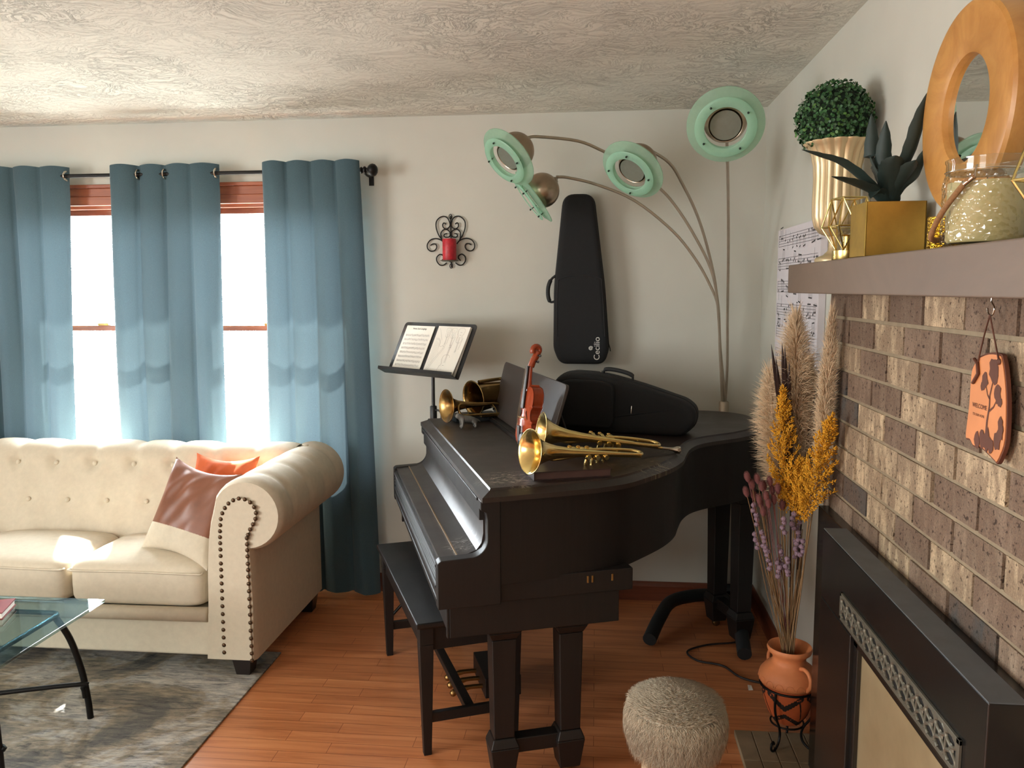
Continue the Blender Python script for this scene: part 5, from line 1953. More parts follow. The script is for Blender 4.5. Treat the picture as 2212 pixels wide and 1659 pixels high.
# ---- plaque hanging from the mantel hook
plx = 0.7165
plq = root('wooden_plaque', 'live edged wooden welcome plaque printed with trees hanging on the brick', 'plaque', (plx, 1.575, 1.38))
po = [(1.617, 1.461), (1.576, 1.472), (1.535, 1.473), (1.524, 1.465), (1.511, 1.437), (1.499, 1.39), (1.495, 1.325), (1.508, 1.293), (1.521, 1.276), (1.53, 1.278), (1.57, 1.289), (1.592, 1.291), (1.617, 1.289), (1.632, 1.298), (1.651, 1.299), (1.650, 1.33), (1.645, 1.369), (1.644, 1.423), (1.636, 1.443)]
pol = [(p.x, p.y) for p in smooth_path([(a, b, 0) for a, b in po + po[:1]], 3)][:-1]
fixnormals(part('bark_edge', MB().ext(pol, plx + 0.001, plx + 0.008, 'yz'), BARK, plq, smooth=0))
fixnormals(part('slab', MB().ext(offset_poly(pol, 0.0035), plx - 0.0005, plx + 0.002, 'yz'), SLICE, plq, smooth=0))
art = MB()


def blob(c, r, n=11, seed=0, sq=(1, 1)):
    q = random.Random(seed)
    pts = []
    for i in range(n):
        a = 2 * PI * i / n
        rr = r * q.uniform(0.7, 1.15)
        pts.append((c[0] + rr * math.cos(a) * sq[0], c[1] + rr * math.sin(a) * sq[1]))
    dx = 0.0011 + 0.000006 * len(art.f)
    art.add([(plx - dx, a, b) for a, b in pts] + [(plx - dx, c[0], c[1])], [(i, (i + 1) % n, n) for i in range(n)])


def ln(pts, w0, w1):
    n = len(pts) - 1
    for i, ((y0, z0), (y1, z1)) in enumerate(zip(pts, pts[1:])):
        d = Vector((y1 - y0, z1 - z0))
        q = Vector((-d.y, d.x)).normalized()
        a, b = w0 + (w1 - w0) * i / n, w0 + (w1 - w0) * (i + 1) / n
        art.add([(plx - 0.0012, y0 - q.x * a / 2, z0 - q.y * a / 2), (plx - 0.0012, y1 - q.x * b / 2, z1 - q.y * b / 2), (plx - 0.0012, y1 + q.x * b / 2, z1 + q.y * b / 2), (plx - 0.0012, y0 + q.x * a / 2, z0 + q.y * a / 2)], [(0, 1, 2, 3)])


ln([(1.567, 1.315), (1.566, 1.345), (1.560, 1.375), (1.561, 1.395), (1.551, 1.425)], 0.0065, 0.003)
ln([(1.561, 1.388), (1.570, 1.395), (1.579, 1.412)], 0.004, 0.002)
ln([(1.560, 1.366), (1.545, 1.375), (1.534, 1.390)], 0.0045, 0.002)
for c, r, s in (((1.553, 1.443), 0.020, 1), ((1.546, 1.430), 0.014, 2), ((1.583, 1.420), 0.015, 3), ((1.592, 1.408), 0.009, 4), ((1.532, 1.400), 0.015, 5), ((1.522, 1.388), 0.009, 6)):
    blob(c, r, 13, s, (0.9, 1.1))
for k_, (c, r) in enumerate((((1.600, 1.304), 0.012), ((1.580, 1.310), 0.014), ((1.562, 1.312), 0.016), ((1.545, 1.303), 0.012), ((1.522, 1.318), 0.014), ((1.512, 1.335), 0.011), ((1.515, 1.352), 0.009))):
    blob(c, r, 11, 20 + k_, (0.9, 1.4))
part('printed_trees', art, BURN, plq, smooth=0)
TX = Matrix.Translation((-0.0022, 0, 0)) @ Matrix(((0, 0, -1, 0), (-1, 0, 0, 0), (0, 1, 0, 0), (0, 0, 0, 1)))
base = Vector((plx, 1.575, 1.38))


def ptext(body, size, y, z):
    M = Matrix(((0, 0, -1, 0), (-1, 0, 0, 0), (0, 1, 0, 0), (0, 0, 0, 1)))
    M.translation = Vector((plx - 0.0014, y, z)) - base
    return text('lettering', body, size, BURN, plq, M, 0.0001)


ptext('WELCOME', 0.0120, 1.598, 1.369)
ptext('TO OUR HOME', 0.0068, 1.600, 1.352)
cdm = MB().tube(smooth_path([(0.714, 1.612, 1.452), (0.7135, 1.594, 1.50), (0.714, 1.577, 1.541)], 4), 0.0015, 6)
cdm.tube(smooth_path([(0.714, 1.577, 1.541), (0.7135, 1.556, 1.505), (0.714, 1.533, 1.460)], 4), 0.0015, 6)
cdm.tube([(0.714, 1.628, 1.456), (0.713, 1.612, 1.449), (0.7125, 1.606, 1.430), (0.713, 1.626, 1.410)], 0.0032, 6)
cdm.ball((0.7145, 1.534, 1.459), (0.003, 0.007, 0.006), 8, 6)
part('hanging_cord', cdm, LEATHERCORD, plq, smooth=60)

# ------------------------------------------------------------------ on the mantel
# topiary urn
ux, uy = 0.690, 2.505
ur_ = root('topiary_urn', 'fluted champagne urn holding a round boxwood ball at the left end of the mantel', 'urn', (ux, uy, MZ1))
fl = lambda a, z: 1 + 0.085 * (abs(math.sin(8 * a)) - 0.6)
prof = [(0.0, 0.0), (0.052, 0.0), (0.054, 0.008), (0.050, 0.014), (0.030, 0.022), (0.018, 0.034), (0.0155, 0.055), (0.020, 0.070), (0.022, 0.076)]
part('foot', MB().lathe(prof, 48, (ux, uy, MZ1)), URN, ur_, smooth=50)
prof2 = [(0.020, 0.074), (0.042, 0.085), (0.057, 0.105), (0.063, 0.135), (0.064, 0.18), (0.063, 0.25), (0.065, 0.29), (0.072, 0.325), (0.084, 0.348), (0.093, 0.356), (0.094, 0.360), (0.086, 0.358), (0.068, 0.335), (0.058, 0.28), (0.0, 0.26)]
prof2 = [(a, 0.074 + (b - 0.074) * 0.94) for a, b in prof2]
part('vessel', MB().lathe(prof2, 160, (ux, uy, MZ1), None, fl), URN, ur_, smooth=50)
lf = MB()
lf.col = []
rl = random.Random(2)
bc = Vector((0.678, 2.512, 2.072))
RB = 0.102
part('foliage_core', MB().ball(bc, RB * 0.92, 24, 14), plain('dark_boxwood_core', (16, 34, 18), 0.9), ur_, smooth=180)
for i in range(2600):
    zz = 1 - 2 * (i + 0.5) / 2600
    a = i * 2.39996
    d = Vector((math.sqrt(1 - zz * zz) * math.cos(a), math.sqrt(1 - zz * zz) * math.sin(a), zz))
    d = (d + Vector((rl.gauss(0, 0.06), rl.gauss(0, 0.06), rl.gauss(0, 0.06)))).normalized()
    c = bc + d * RB * rl.uniform(0.90, 1.06)
    if c.x > XR - 0.012 or c.z < MZ1 + 0.33:
        continue
    t = d.orthogonal().normalized()
    t = (Matrix.Rotation(rl.uniform(0, 2 * PI), 3, d) @ t + d * rl.uniform(0.0, 0.9)).normalized()
    s = t.cross(d).normalized()
    n_ = s.cross(t)
    L_ = rl.uniform(0.008, 0.012)
    Wd = L_ * 0.42
    P_ = [c, c + t * L_ * 0.35 + s * Wd, c + t * L_ * 0.8 + s * Wd * 0.8 + n_ * 0.001, c + t * L_ + n_ * 0.001, c + t * L_ * 0.8 - s * Wd * 0.8 + n_ * 0.001, c + t * L_ * 0.35 - s * Wd]
    lf.add(P_, [(0, 1, 2, 3, 4, 5)])
    g_ = rl.uniform(0.55, 1.25)
    lf.col.append((0.035 * g_, 0.115 * g_, 0.035 * g_, 1) if rl.random() > 0.12 else (0.085, 0.20, 0.04, 1))
part('boxwood_ball', lf, GREENLEAF, ur_, smooth=0, label='dense ball of small green leaves')

# agave in a square gold pot
ag = root('potted_agave', 'dark spiky agave in a square brushed gold pot on the mantel', 'potted plant', (0.704, 2.11, MZ1))
x0, x1, y0, y1, zt = 0.635, 0.773, 2.050, 2.170, MZ1 + 0.130
pt = MB()
w = 0.004
pt.box(x0, x1, y0, y0 + w, MZ1, zt).box(x0, x1, y1 - w, y1, MZ1, zt).box(x0, x0 + w, y0, y1, MZ1, zt).box(x1 - w, x1, y0, y1, MZ1, zt).box(x0, x1, y0, y1, MZ1, MZ1 + 0.004)
part('pot', pt, POTGOLD, ag, smooth=0, bevel=0.0015)
part('soil', MB().box(x0 + w, x1 - w, y0 + w, y1 - w, MZ1 + 0.10, zt - 0.008), plain('dark_moss', (30, 32, 22), 0.95, 0, 0.3, 60, 0.8, 90), ag, smooth=0)
gc = Vector((0.704, 2.105, zt - 0.012))


def leaf(tip, mid, w0, seed):
    tip, mid = Vector(tip), Vector(mid)
    q = random.Random(seed)
    ctr = smooth_path([gc + (mid - gc).normalized() * 0.008, gc + (mid - gc) * 0.5 + Vector((0, 0, 0.01)), mid, mid + (tip - mid) * 0.55, tip], 6)
    m = MB()
    rows = []
    N = len(ctr) - 1
    for i, c in enumerate(ctr):
        t = i / N
        tn = (ctr[min(i + 1, N)] - ctr[max(i - 1, 0)]).normalized()
        side = tn.cross(Vector((0, 0, 1)))
        if side.length < 0.2:
            side = tn.cross(Vector((0.3, 1, 0)))
        side.normalize()
        up = side.cross(tn)
        ww = w0 * (0.75 + 0.8 * t - 0.2 * t * t) * (1 - t ** 2.6) + 0.0008
        ww *= 1 + 0.05 * math.sin(40 * t)
        row = []
        for u in (-1, -0.5, 0, 0.5, 1):
            row.append(c + side * ww * u + up * (abs(u) ** 1.6) * ww * 0.45)
        for u in (0.5, 0, -0.5):
            row.append(c + side * ww * u + up * ((abs(u) ** 1.6) * ww * 0.45 - 0.006 * (1 - t) - 0.0008))
        row.append(row[0])
        rows.append(row)
    m.grid(rows)
    part('leaf', m, AGAVE, ag, smooth=60)


for i, (tip, mid, w0) in enumerate([
        ((0.475, 2.02, 1.912), (0.575, 2.05, 1.882), 0.017), ((0.535, 1.985, 1.845), (0.610, 2.04, 1.830), 0.019),
        ((0.752, 2.03, 2.035), (0.738, 2.06, 1.915), 0.024), ((0.690, 2.11, 1.990), (0.690, 2.115, 1.900), 0.020),
        ((0.668, 2.15, 2.015), (0.672, 2.14, 1.905), 0.020), ((0.757, 2.03, 1.915), (0.745, 2.055, 1.850), 0.017),
        ((0.640, 2.04, 1.800), (0.660, 2.06, 1.818), 0.015), ((0.675, 1.99, 1.890), (0.682, 2.03, 1.862), 0.030),
        ((0.722, 1.995, 1.880), (0.715, 2.04, 1.850), 0.026), ((0.70, 2.22, 1.90), (0.70, 2.17, 1.87), 0.020)]):
    leaf(tip, mid, w0, i)

# round mirror with a broad wooden frame
mc = Vector((XR, 1.835, 1.958))
RYm = Matrix.Rotation(-PI / 2, 3, 'Y')
mir = root('round_mirror', 'round mirror with a broad golden wooden frame hanging above the mantel', 'mirror', tuple(mc))
part('frame', MB().shell([(0.214, 0.0), (0.216, 0.004), (0.214, 0.040), (0.208, 0.046), (0.200, 0.048), (0.119, 0.046), (0.110, 0.042), (0.107, 0.030), (0.107, 0.0)], 72, mc, RYm), MIRRORW, mir, smooth=30)
fixnormals(bpy.data.objects['frame'])
part('mirror_glass', MB().lathe([(0.0, 0.026), (0.108, 0.026), (0.108, 0.030), (0.0, 0.030)], 64, mc, RYm), MIRROR, mir, smooth=20)

# candle jar with rope handle
jx, jy = 0.692, 1.572
jar = root('candle_jar', 'hammered glass candle jar with a rope handle on the mantel below the mirror', 'candle', (jx, jy, MZ1))
jp = [(0.0, 0.0), (0.062, 0.0), (0.068, 0.008), (0.070, 0.03), (0.070, 0.115), (0.067, 0.126), (0.0655, 0.130), (0.0655, 0.146), (0.0675, 0.150), (0.0675, 0.154), (0.063, 0.154), (0.062, 0.130), (0.064, 0.118), (0.064, 0.012), (0.0, 0.008)]
jr = [(0.0, 0.0), (0.062, 0.0), (0.068, 0.006)] + [(0.070, 0.010 + 0.0035 * i) for i in range(31)] + [(0.067, 0.126), (0.0655, 0.130)]
dim = lambda a, z: 1 + (0.016 * (math.cos(16 * a + (PI if int(z / 0.0125) % 2 else 0)) * math.sin(PI * (z % 0.0125) / 0.0125)) if 0.009 < z < 0.12 else 0)
part('glass_jar', MB().lathe(jr, 160, (jx, jy, MZ1), None, dim), HAMMER, jar, smooth=60)
part('glass_rim', MB().lathe([(0.0655, 0.129), (0.0655, 0.146), (0.0675, 0.150), (0.0675, 0.154), (0.0635, 0.154), (0.0625, 0.129)], 56, (jx, jy, MZ1)), CLEAR, jar, smooth=60)
part('wax', MB().lathe([(0.0, 0.006), (0.058, 0.006), (0.062, 0.012), (0.062, 0.112), (0.0, 0.110)], 40, (jx, jy, MZ1 + 0.001)), WAX, jar, smooth=50)
part('wick', MB().tube([(jx, jy, MZ1 + 0.11), (jx + 0.001, jy, MZ1 + 0.122)], 0.001, 6), EBONY, jar, smooth=0)
rp_ = smooth_path([(jx - 0.045, jy - 0.056, MZ1 + 0.118), (jx - 0.058, jy - 0.046, MZ1 + 0.105), (jx - 0.077, jy - 0.012, MZ1 + 0.062), (jx - 0.080, jy + 0.020, MZ1 + 0.030), (jx - 0.070, jy + 0.046, MZ1 + 0.016), (jx - 0.040, jy + 0.070, MZ1 + 0.020), (jx + 0.01, jy + 0.080, MZ1 + 0.06), (jx + 0.045, jy + 0.060, MZ1 + 0.112)], 6)
part('rope_handle', MB().tube(rp_, 0.0052, 10), ROPE, jar, smooth=60)
part('handle_ferrule', MB().tube([rp_[1], rp_[6]], 0.0060, 12), CHROME, jar, smooth=60)
part('handle_wire', MB().tube(smooth_path([(jx - 0.045, jy - 0.056, MZ1 + 0.112), (jx - 0.043, jy - 0.054, MZ1 + 0.128), (jx - 0.040, jy - 0.052, MZ1 + 0.138)], 4), 0.0013, 6), CHROME, jar, smooth=60)
ring_ = MB().tube([(jx + 0.067 * math.cos(a), jy + 0.067 * math.sin(a), MZ1 + 0.132) for a in [i * PI / 20 for i in range(40)]], 0.0011, 6, closed=True)
part('neck_wire', ring_, CHROME, jar, smooth=60)

vt = root('votive_holder', 'small crackled gold votive holder between the agave pot and the candle jar', 'candle holder', (0.690, 1.735, MZ1))
t = NT('crackled_gold_glass')
v_ = t.coord()
vo = t.n('ShaderNodeTexVoronoi')
vo.inputs['Scale'].default_value = 240
t.l(v_, vo.inputs['Vector'])
t.l(t.ramp(vo.outputs['Distance'], [(0.2, (222, 176, 40)), (0.6, (170, 128, 40))]), t.b.inputs['Base Color'])
t.set(Roughness=0.2, Metallic=0.9)
t.bump(vo.outputs['Distance'], 0.8, 0.002)
part('cup', MB().lathe([(0.0, 0.0), (0.031, 0.0), (0.032, 0.003), (0.032, 0.066), (0.0295, 0.066), (0.029, 0.006), (0.0, 0.005)], 40, (0.690, 1.735, MZ1)), t.m, vt, smooth=50)
part('tealight', MB().lathe([(0.0, 0.006), (0.018, 0.006), (0.018, 0.020), (0.0, 0.019)], 24, (0.690, 1.735, MZ1)), WAX, vt, smooth=50)


def geo_holder(label, cx, cy, rot, segs):
    """ring of tall wire diamonds above a round gold foot, a glass cup in the middle"""
    r = root('geometric_candle_holder', label, 'candle holder', (cx, cy, MZ1))
    R0, R1 = 0.034, 0.060
    wires = MB()
    zb_, zm, zt_ = MZ1 + 0.026, MZ1 + 0.090, MZ1 + 0.165

    def at(R, a, z):
        return (cx + R * math.cos(a), cy + R * math.sin(a), z)
    wr_ = 0.0021
    for i in range(segs):
        a = rot + 2 * PI * i / segs
        h = PI / segs
        A, B = at(0.046, a, zt_), at(0.028, a, zb_)
        Lp, Rp, Op = at(0.052, a - h * 0.9, zm), at(0.052, a + h * 0.9, zm), at(0.070, a, zm)
        for q in (Lp, Rp, Op):
            wires.tube([A, q], wr_, 6).tube([q, B], wr_, 6)
        wires.tube([Lp, Op, Rp], wr_, 6)
        wires.tube([A, at(0.046, rot + 2 * PI * (i + 1) / segs, zt_)], wr_, 6)
    part('wire_frame', wires, GOLD, r, smooth=60)
    part('foot_ring', MB().lathe([(0.0, 0.0), (0.037, 0.0), (0.038, 0.002), (0.038, 0.026), (0.035, 0.027), (0.0, 0.022)], 40, (cx, cy, MZ1)), GOLD, r, smooth=40)
    part('stem', MB().lathe([(0.011, 0.022), (0.011, 0.064), (0.020, 0.068), (0.0, 0.068)], 24, (cx, cy, MZ1)), GOLD, r, smooth=40)
    part('glass_cup', MB().lathe([(0.006, 0.068), (0.018, 0.072), (0.026, 0.084), (0.029, 0.104), (0.0275, 0.104), (0.024, 0.086), (0.0, 0.074)], 32, (cx, cy, MZ1)), CLEAR, r, smooth=60)
    return r


geo_holder('gold wire geometric candle holder between the fluted urn and the agave pot', 0.672, 2.318, 2.55, 4)
geo_holder('gold wire geometric candle holder cut off at the right edge of the photo', 0.700, 1.335, 2.90, 4)

# ------------------------------------------------------------------ clay vase on an iron stand
vx0, vy0 = 0.668, 2.765
stn = root('iron_plant_stand', 'small scrolled black iron stand carrying the terracotta vase on the hearth', 'plant stand', (vx0, vy0, 0.022))
part('top_ring', MB().tube([(vx0 + 0.094 * math.cos(a), vy0 + 0.094 * math.sin(a), 0.232) for a in [i * PI / 18 for i in range(36)]], 0.004, 8, closed=True), IRON, stn, smooth=60)
part('lower_ring', MB().tube([(vx0 + 0.055 * math.cos(a), vy0 + 0.055 * math.sin(a), 0.095) for a in [i * PI / 14 for i in range(28)]], 0.0035, 8, closed=True), IRON, stn, smooth=60)
for a in (232, 322, 75):
    ca, sa = math.cos(math.radians(a)), math.sin(math.radians(a))
    pr = [(0.094, 0.232), (0.096, 0.18), (0.082, 0.135), (0.061, 0.10), (0.052, 0.070), (0.058, 0.045), (0.078, 0.029), (0.100, 0.028), (0.114, 0.040), (0.112, 0.056), (0.100, 0.060), (0.094, 0.050)]
    if a == 75:
        pr = [(q * (0.62 if z < 0.06 else 1.0) if q > 0.07 else q, z) for q, z in pr]
    if a == 322:
        pr = [(min(q, 0.097), z) for q, z in pr]
    part('leg', MB().tube(smooth_path([(vx0 + q * ca, vy0 + q * sa, z) for q, z in pr], 5), 0.0042, 8), IRON, stn, smooth=60)
vs_ = root('terracotta_vase', 'terracotta vase with black zigzag bands and looped handles on the iron stand', 'vase', (vx0, vy0, 0.099))
VC = (vx0, vy0, 0.0)
vp = [(0.0, 0.099), (0.040, 0.099), (0.048, 0.104), (0.066, 0.135), (0.080, 0.175), (0.089, 0.215), (0.0895, 0.238)]
vp2 = [(0.0895, 0.238), (0.098, 0.246), (0.100, 0.258), (0.096, 0.275), (0.080, 0.296), (0.060, 0.310), (0.054, 0.325), (0.058, 0.340), (0.072, 0.352), (0.075, 0.362), (0.072, 0.370), (0.066, 0.368), (0.052, 0.345), (0.045, 0.325), (0.050, 0.30), (0.0, 0.20)]
part('lower_body', MB().lathe(vp, 48, VC), TERRA2, vs_, smooth=60)
part('shoulder', MB().lathe(vp2, 48, VC), TERRA, vs_, smooth=60)


def vrad(z):
    for (r0, z0), (r1, z1) in zip(vp, vp[1:]):
        if z0 <= z <= z1 and z1 > z0:
            return r0 + (r1 - r0) * (z - z0) / (z1 - z0)
    return 0.0895


def vband(a0, z0, a1, z1, w, steps, m, tooth):
    top, bot = [], []
    for i in range(steps + 1):
        t = i / steps
        a, z = a0 + (a1 - a0) * t, z0 + (z1 - z0) * t
        k = tooth if i % 2 else 0
        for lst, s in ((top, 1), (bot, -1)):
            zz = z + s * (w / 2 + k)
            r = vrad(min(max(zz, 0.10), 0.237)) + 0.0008
            lst.append((vx0 + r * math.cos(a), vy0 + r * math.sin(a), zz))
    m.grid([bot, top])


zz_ = MB()
for i in range(4):
    ac = math.radians(250 + 90 * i)
    vband(ac - 0.72, 0.226, ac, 0.178, 0.019, 14, zz_, 0.0035)
    vband(ac, 0.178, ac + 0.72, 0.226, 0.019, 14, zz_, 0.0035)
    vband(ac - 0.80, 0.112, ac, 0.148, 0.015, 14, zz_, 0.003)
    vband(ac, 0.148, ac + 0.80, 0.112, 0.015, 14, zz_, 0.003)
    vband(ac + 0.55, 0.215, ac + 0.80, 0.130, 0.016, 8, zz_, 0.003)
part('zigzag_band', zz_, TERRABLK, vs_, smooth=0, label='black zigzag bands')
sc_m = MB()
for i in range(18):
    a = 2 * PI * i / 18
    for j in range(7):
        pass
    p = []
    for j in range(9):
        b = PI * j / 8
        aa = a + 0.14 * math.cos(b)
        zz = 0.252 + 0.016 * math.sin(b)
        rr = 0.1005 - 0.0055 * max(0, math.sin(b)) * 0.6
        p.append((vx0 + rr * math.cos(aa), vy0 + rr * math.sin(aa), zz))
    sc_m.tube(p, 0.0013, 6)
part('scalloped_rim', sc_m, TERRA, vs_, smooth=60)
for a in (295, 115):
    ca, sa = math.cos(math.radians(a)), math.sin(math.radians(a))
    p = smooth_path([(vx0 + q * ca, vy0 + q * sa, z) for q, z in ((0.060, 0.312), (0.078, 0.318), (0.100, 0.312), (0.112, 0.292), (0.110, 0.268), (0.096, 0.250))], 5)
    part('handle', MB().tube(p, 0.0068, 10), TERRA, vs_, smooth=60)

# ---- dried flowers (each stem stands in the vase and is a thing of its own)
rf = random.Random(21)


def stem_base():
    a, q = rf.uniform(0, 2 * PI), rf.uniform(0.004, 0.032)
    return Vector((vx0 + q * math.cos(a), vy0 + q * math.sin(a), 0.24))


def stem_path(b, tip, n=5):
    neck = b + (tip - b) * 0.25
    neck = Vector((vx0 + (neck.x - vx0) * 0.7, vy0 + (neck.y - vy0) * 0.7, neck.z))
    return smooth_path([b, neck, b + (tip - b) * 0.6, tip], n)


def pampas(tip, low, width, label, seed, side=None):
    tip, low = Vector(tip), Vector(low)
    q = random.Random(seed)
    b = stem_base()
    r = root('pampas_plume', label, 'dried plume', tuple(b), group='beige pampas plumes')
    part('stem', MB().tube(stem_path(b, low + (tip - low) * 0.3), 0.0022, 6), STRAW, r, smooth=60)
    m = MB()
    ax = tip - low
    u = ax.orthogonal().normalized()
    w_ = ax.normalized().cross(u)
    for i in range(4200):
        t = q.random() ** 0.85
        c = low + ax * t
        wd = width * (math.sin(PI * (0.10 + 0.86 * t)) ** 0.7) * (1 if t < 0.8 else 1)
        a = q.uniform(0, 2 * PI)
        d = (u * math.cos(a) + w_ * math.sin(a))
        L_ = wd * q.uniform(0.6, 1.15)
        lift = ax.normalized() * q.uniform(0.030, 0.095)
        p1 = c + d * L_ * 0.45 + lift * 0.8
        p2 = c + d * L_ + lift * q.uniform(0.4, 1.2) - Vector((0, 0, 0.012 * q.random()))
        for p in (p1, p2):
            if p.y < 2.695 and p.x > XB - 0.003:
                p.x = XB - 0.003
            elif p.x > XR - 0.01:
                p.x = XR - 0.01
        m.blade(c, p1, p2, q.uniform(0.0007, 0.0015), 3)
    part('plume', m, PAMPAS, r, smooth=180)


pampas((0.648, 2.755, 1.470), (0.675, 2.770, 0.90), 0.100, 'tall fluffy beige pampas plume at the centre of the vase', 1)
pampas((0.698, 2.53, 1.480), (0.694, 2.58, 0.93), 0.040, 'narrow beige pampas plume standing against the brick edge', 2)
pampas((0.585, 2.800, 1.275), (0.625, 2.760, 0.86), 0.085, 'loose beige pampas plume leaning left towards the piano', 3)
pampas((0.700, 2.780, 1.300), (0.680, 2.760, 0.88), 0.070, 'shorter beige pampas plume behind the tall central one', 4)


def yellow(tip, low, width, label, seed):
    tip, low = Vector(tip), Vector(low)
    q = random.Random(seed)
    b = stem_base()
    r = root('mustard_plume', label, 'dried plume', tuple(b), group='mustard yellow plumes')
    part('stem', MB().tube(stem_path(b, low + (tip - low) * 0.3), 0.0022, 6), STRAW, r, smooth=60)
    m = MB()
    ax = tip - low
    u = ax.orthogonal().normalized()
    w_ = ax.normalized().cross(u)
    for i in range(46):
        t = (i + q.random()) / 46
        wd = width * (1 - t) ** 0.75 * min(1.0, 0.30 + 3.2 * t)
        c = low + ax * t
        a = i * 2.4 + q.uniform(-0.5, 0.5)
        d = (u * math.cos(a) + w_ * math.sin(a))
        e = c + d * wd + ax.normalized() * (0.035 + 0.055 * (1 - t))
        mid = c + (e - c) * 0.5 + ax.normalized() * -0.006
        nb = 18
        for j in range(nb):
            s = (j + 0.5) / nb
            p = (1 - s) ** 2 * c + 2 * s * (1 - s) * mid + s * s * e
            for k in range(3):
                o_ = Vector((q.gauss(0, 1), q.gauss(0, 1), q.gauss(0, 1))) * 0.0045 * (1.15 - s * 0.7)
                p_ = p + o_
                out_ = (o_.normalized() * 0.6 + d * 0.5 + ax.normalized() * 0.8 + Vector((q.gauss(0, 0.3), q.gauss(0, 0.3), q.gauss(0, 0.3)))).normalized()
                L_ = q.uniform(0.006, 0.012)
                e_ = p_ + out_ * L_
                for z_ in (p_, e_):
                    if z_.y < 2.690 and z_.x > XB - 0.004:
                        z_.x = XB - 0.004
                m.blade(p_, (p_ + e_) / 2 + Vector((0, 0, 0.001)), e_, q.uniform(0.0018, 0.0030), 2)
    part('plume', m, YELLOW, r, smooth=180)


yellow((0.600, 2.690, 1.245), (0.622, 2.700, 0.850), 0.072, 'mustard yellow dried plume on the left of the bouquet', 5)
yellow((0.684, 2.450, 1.195), (0.655, 2.600, 0.850), 0.080, 'mustard yellow dried plume leaning right towards the brick', 6)
yellow((0.655, 2.660, 1.020), (0.655, 2.690, 0.830), 0.070, 'short mustard yellow dried plume low between the two taller ones', 7)

for lab, base_t, tips, sd in (('dark brown split palm leaf standing on the left of the bouquet', (0.640, 2.715, 0.95), [(0.563, 2.715, 1.41), (0.578, 2.715, 1.37), (0.597, 2.715, 1.415), (0.606, 2.715, 1.405), (0.622, 2.715, 1.355), (0.632, 2.715, 1.24), (0.637, 2.715, 1.19)], 1),
                              ('dark brown palm leaf half hidden behind the right mustard plume', (0.690, 2.740, 0.92), [(0.722, 2.740, 1.28), (0.732, 2.740, 1.19), (0.712, 2.740, 1.22)], 2)):
    b = stem_base()
    r = root('dried_palm_leaf', lab, 'dried leaf', tuple(b), group='dark palm leaves')
    bt = Vector(base_t)
    part('stem', MB().tube(stem_path(b, bt + Vector((0, 0, 0.02))), 0.0028, 6), PALM, r, smooth=60)
    m = MB()
    for tp in tips:
        tp = Vector(tp)
        md = bt + (tp - bt) * 0.55 + Vector((-0.003, 0, 0.02))
        cpts = smooth_path([bt, md, tp], 5)
        sd_ = Vector((1, 0.25, 0)).normalized()
        rows = []
        for i, c in enumerate(cpts):
            t = i / (len(cpts) - 1)
            w = 0.009 * (0.5 + t) * (1 - t ** 3) + 0.0003
            rows.append([c - sd_ * w, c + Vector((0, -0.002, 0)), c + sd_ * w, c + Vector((0, 0.0012, 0)), c - sd_ * w])
        m.grid(rows)
    part('frond', m, PALM, r, smooth=40)

TAILS = [(0.487, 2.644, 0.986), (0.488, 2.663, 0.932), (0.52, 2.652, 0.979), (0.544, 2.666, 0.954), (0.571, 2.668, 0.939), (0.524, 2.634, 0.916), (0.553, 2.631, 0.905), (0.515, 2.68, 0.919), (0.54, 2.646, 0.874), (0.573, 2.644, 0.915), (0.61, 2.69, 0.885), (0.532, 2.64, 0.958), (0.560, 2.655, 0.972), (0.505, 2.66, 0.958), (0.585, 2.65, 0.948), (0.545, 2.63, 0.928), (0.535, 2.665, 0.895)]
for i, tp in enumerate(TAILS):
    tp = Vector(tp)
    b = stem_base()
    lab = 'dusty rose bunny tail on a thin stem in the bunch leaning left from the vase'
    r = root('bunny_tail_stem', lab, 'dried flower', tuple(b), group='dusty rose bunny tails')
    pth = stem_path(b, tp)
    part('stem', MB().tube(pth, 0.0012, 5), STRAW if i % 3 else MAUVE, r, smooth=60)
    d = (pth[-1] - pth[-4]).normalized()
    Mq = Vector((0, 0, 1)).rotation_difference(d).to_matrix()
    m = MB()
    q = random.Random(i)
    m.ball(tp - d * 0.002, (0.0085, 0.0085, 0.018), 12, 8, Mq)
    for k in range(130):
        zz = 1 - 2 * (k + 0.5) / 130
        a = k * 2.4
        s = math.sqrt(1 - zz * zz)
        nr = Mq @ Vector((s * math.cos(a), s * math.sin(a), zz * 0.6))
        c = tp - d * 0.002 + Mq @ Vector((0.007 * s * math.cos(a), 0.007 * s * math.sin(a), 0.016 * zz))
        m.blade(c, c + nr * 0.003 + d * 0.002, c + nr * 0.0045 + d * 0.006, 0.0009, 2)
    part('flower_head', m, MAUVE, r, smooth=180)

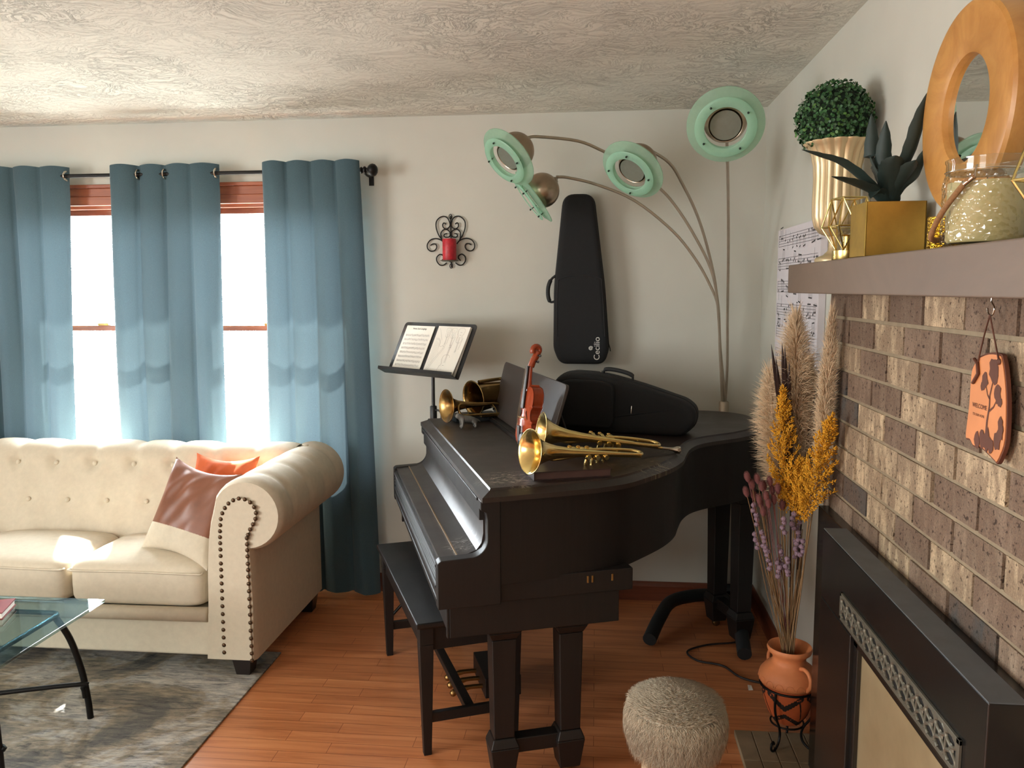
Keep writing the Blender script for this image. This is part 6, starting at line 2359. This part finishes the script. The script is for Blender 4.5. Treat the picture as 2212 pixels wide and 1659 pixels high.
GLOBES = [(0.513, 2.668, 0.885), (0.527, 2.69, 0.781), (0.546, 2.669, 0.796), (0.56, 2.678, 0.746), (0.605, 2.649, 0.85), (0.642, 2.678, 0.858), (0.664, 2.692, 0.826), (0.676, 2.671, 0.767), (0.606, 2.684, 0.746), (0.602, 2.68, 0.692), (0.62, 2.644, 0.72), (0.66, 2.685, 0.77)]
for i, tp in enumerate(GLOBES):
    tp = Vector(tp)
    b = stem_base()
    r = root('lilac_flower_stem', 'dry stem topped with small lilac globe flowers low in the bouquet', 'dried flower', tuple(b), group='lilac globe flower stems')
    pth = stem_path(b, tp, 8)
    part('stem', MB().tube(pth, 0.0013, 5), STRAW, r, smooth=60)
    m = MB()
    q = random.Random(50 + i)
    n = q.choice((4, 5, 6))
    d = (pth[-1] - pth[-5]).normalized()
    sdv = d.orthogonal().normalized()
    for k in range(n):
        c = tp - d * 0.0165 * k + Matrix.Rotation(k * 2.2 + i, 3, d) @ sdv * 0.004
        R_ = q.uniform(0.0078, 0.0098)
        m.ball(c, (R_, R_, R_ * 0.9), 10, 7)
        for z in range(26):
            v = Vector((q.gauss(0, 1), q.gauss(0, 1), q.gauss(0, 1))).normalized()
            m.ball(c + v * R_ * 0.92, 0.0019, 5, 3)
    part('flower_head', m, LILAC, r, smooth=180)
for i in range(28):
    b = stem_base()
    a = rf.uniform(0, 2 * PI)
    tp = Vector((vx0 - 0.03 + 0.055 * math.cos(a), vy0 - 0.025 + 0.045 * math.sin(a), rf.uniform(0.60, 0.80)))
    r = root('dry_stem', 'bare straw coloured dry stem standing in the terracotta vase', 'dried stem', tuple(b), group='bare dry stems')
    part('stem', MB().tube(stem_path(b, tp), 0.0014, 5), STRAW, r, smooth=60)

# ------------------------------------------------------------------ fluffy stool
fx, fy = 0.245, 2.372
stl = root('fluffy_stool', 'round white faux fur footstool with pale wooden legs in front of the fireplace', 'stool', (fx, fy, 0))
R_ = 0.138
cu = [(0.0, 0.20), (R_ * 0.72, 0.20), (R_ * 0.84, 0.215), (R_ * 0.97, 0.27), (R_, 0.320), (R_ * 0.92, 0.350), (R_ * 0.6, 0.370), (0.0, 0.378)]
part('cushion', MB().lathe(cu, 40, (fx, fy, 0)), FUR, stl, smooth=180)
fm = MB()
q = random.Random(9)
for i in range(24000):
    a = q.uniform(0, 2 * PI)
    if i % 9 < 4:
        rr = R_ * 0.97 * math.sqrt(q.random())
        z = 0.376 - 0.035 * (rr / R_) ** 3
        nz = Vector((math.cos(a) * 0.55 * rr / R_, math.sin(a) * 0.55 * rr / R_, 0.8)).normalized()
    else:
        z = q.uniform(0.215, 0.345)
        rr = R_ * (0.80 + 0.20 * min(1, (z - 0.195) / 0.09)) * (1.0 if z < 0.33 else 0.96)
        nz = Vector((math.cos(a), math.sin(a), 0.35)).normalized()
    c = Vector((fx + rr * math.cos(a), fy + rr * math.sin(a), z))
    tg = Vector((-math.sin(a), math.cos(a), 0))
    L_ = q.uniform(0.014, 0.022) if i % 9 < 4 else q.uniform(0.024, 0.046)
    p1 = c + nz * L_ * 0.55 + tg * q.gauss(0, 0.006)
    if i % 9 < 4:
        p2 = c + nz * L_ * 0.7 + Vector((math.cos(a), math.sin(a), 0)) * L_ * 0.5 + tg * q.gauss(0, 0.012)
    else:
        p2 = c + nz * L_ * 0.42 - Vector((0, 0, L_ * q.uniform(0.6, 1.15))) + tg * q.gauss(0, 0.016)
    fm.blade(c, p1, p2, q.uniform(0.0006, 0.0012), 3)
o = part('faux_fur', fm, FUR, stl, smooth=180)
o['kind'] = 'stuff'
for a in (205, 250, 320, 60, 130):
    if a == 250:
        continue
    ca, sa = math.cos(math.radians(a)), math.sin(math.radians(a))
    part('leg', MB().tube([(fx + 0.085 * ca, fy + 0.085 * sa, 0.215), (fx + 0.118 * ca, fy + 0.118 * sa, 0.0)], [0.019, 0.0125], 16), PALEWOOD, stl, smooth=60)

single('paper_scrap', MB().add([(0.612, 3.165, 0.0), (0.630, 3.168, 0.0), (0.628, 3.196, 0.004), (0.613, 3.192, 0.008), (0.612, 3.165, 0.002), (0.630, 3.168, 0.002), (0.628, 3.196, 0.006), (0.613, 3.192, 0.010)],
                               [(0, 3, 2, 1), (4, 5, 6, 7), (0, 1, 5, 4), (1, 2, 6, 5), (2, 3, 7, 6), (3, 0, 4, 7)]), PAPER,
       'tiny white paper scrap on the floor between the stool and the vase', 'paper scrap', smooth=0)
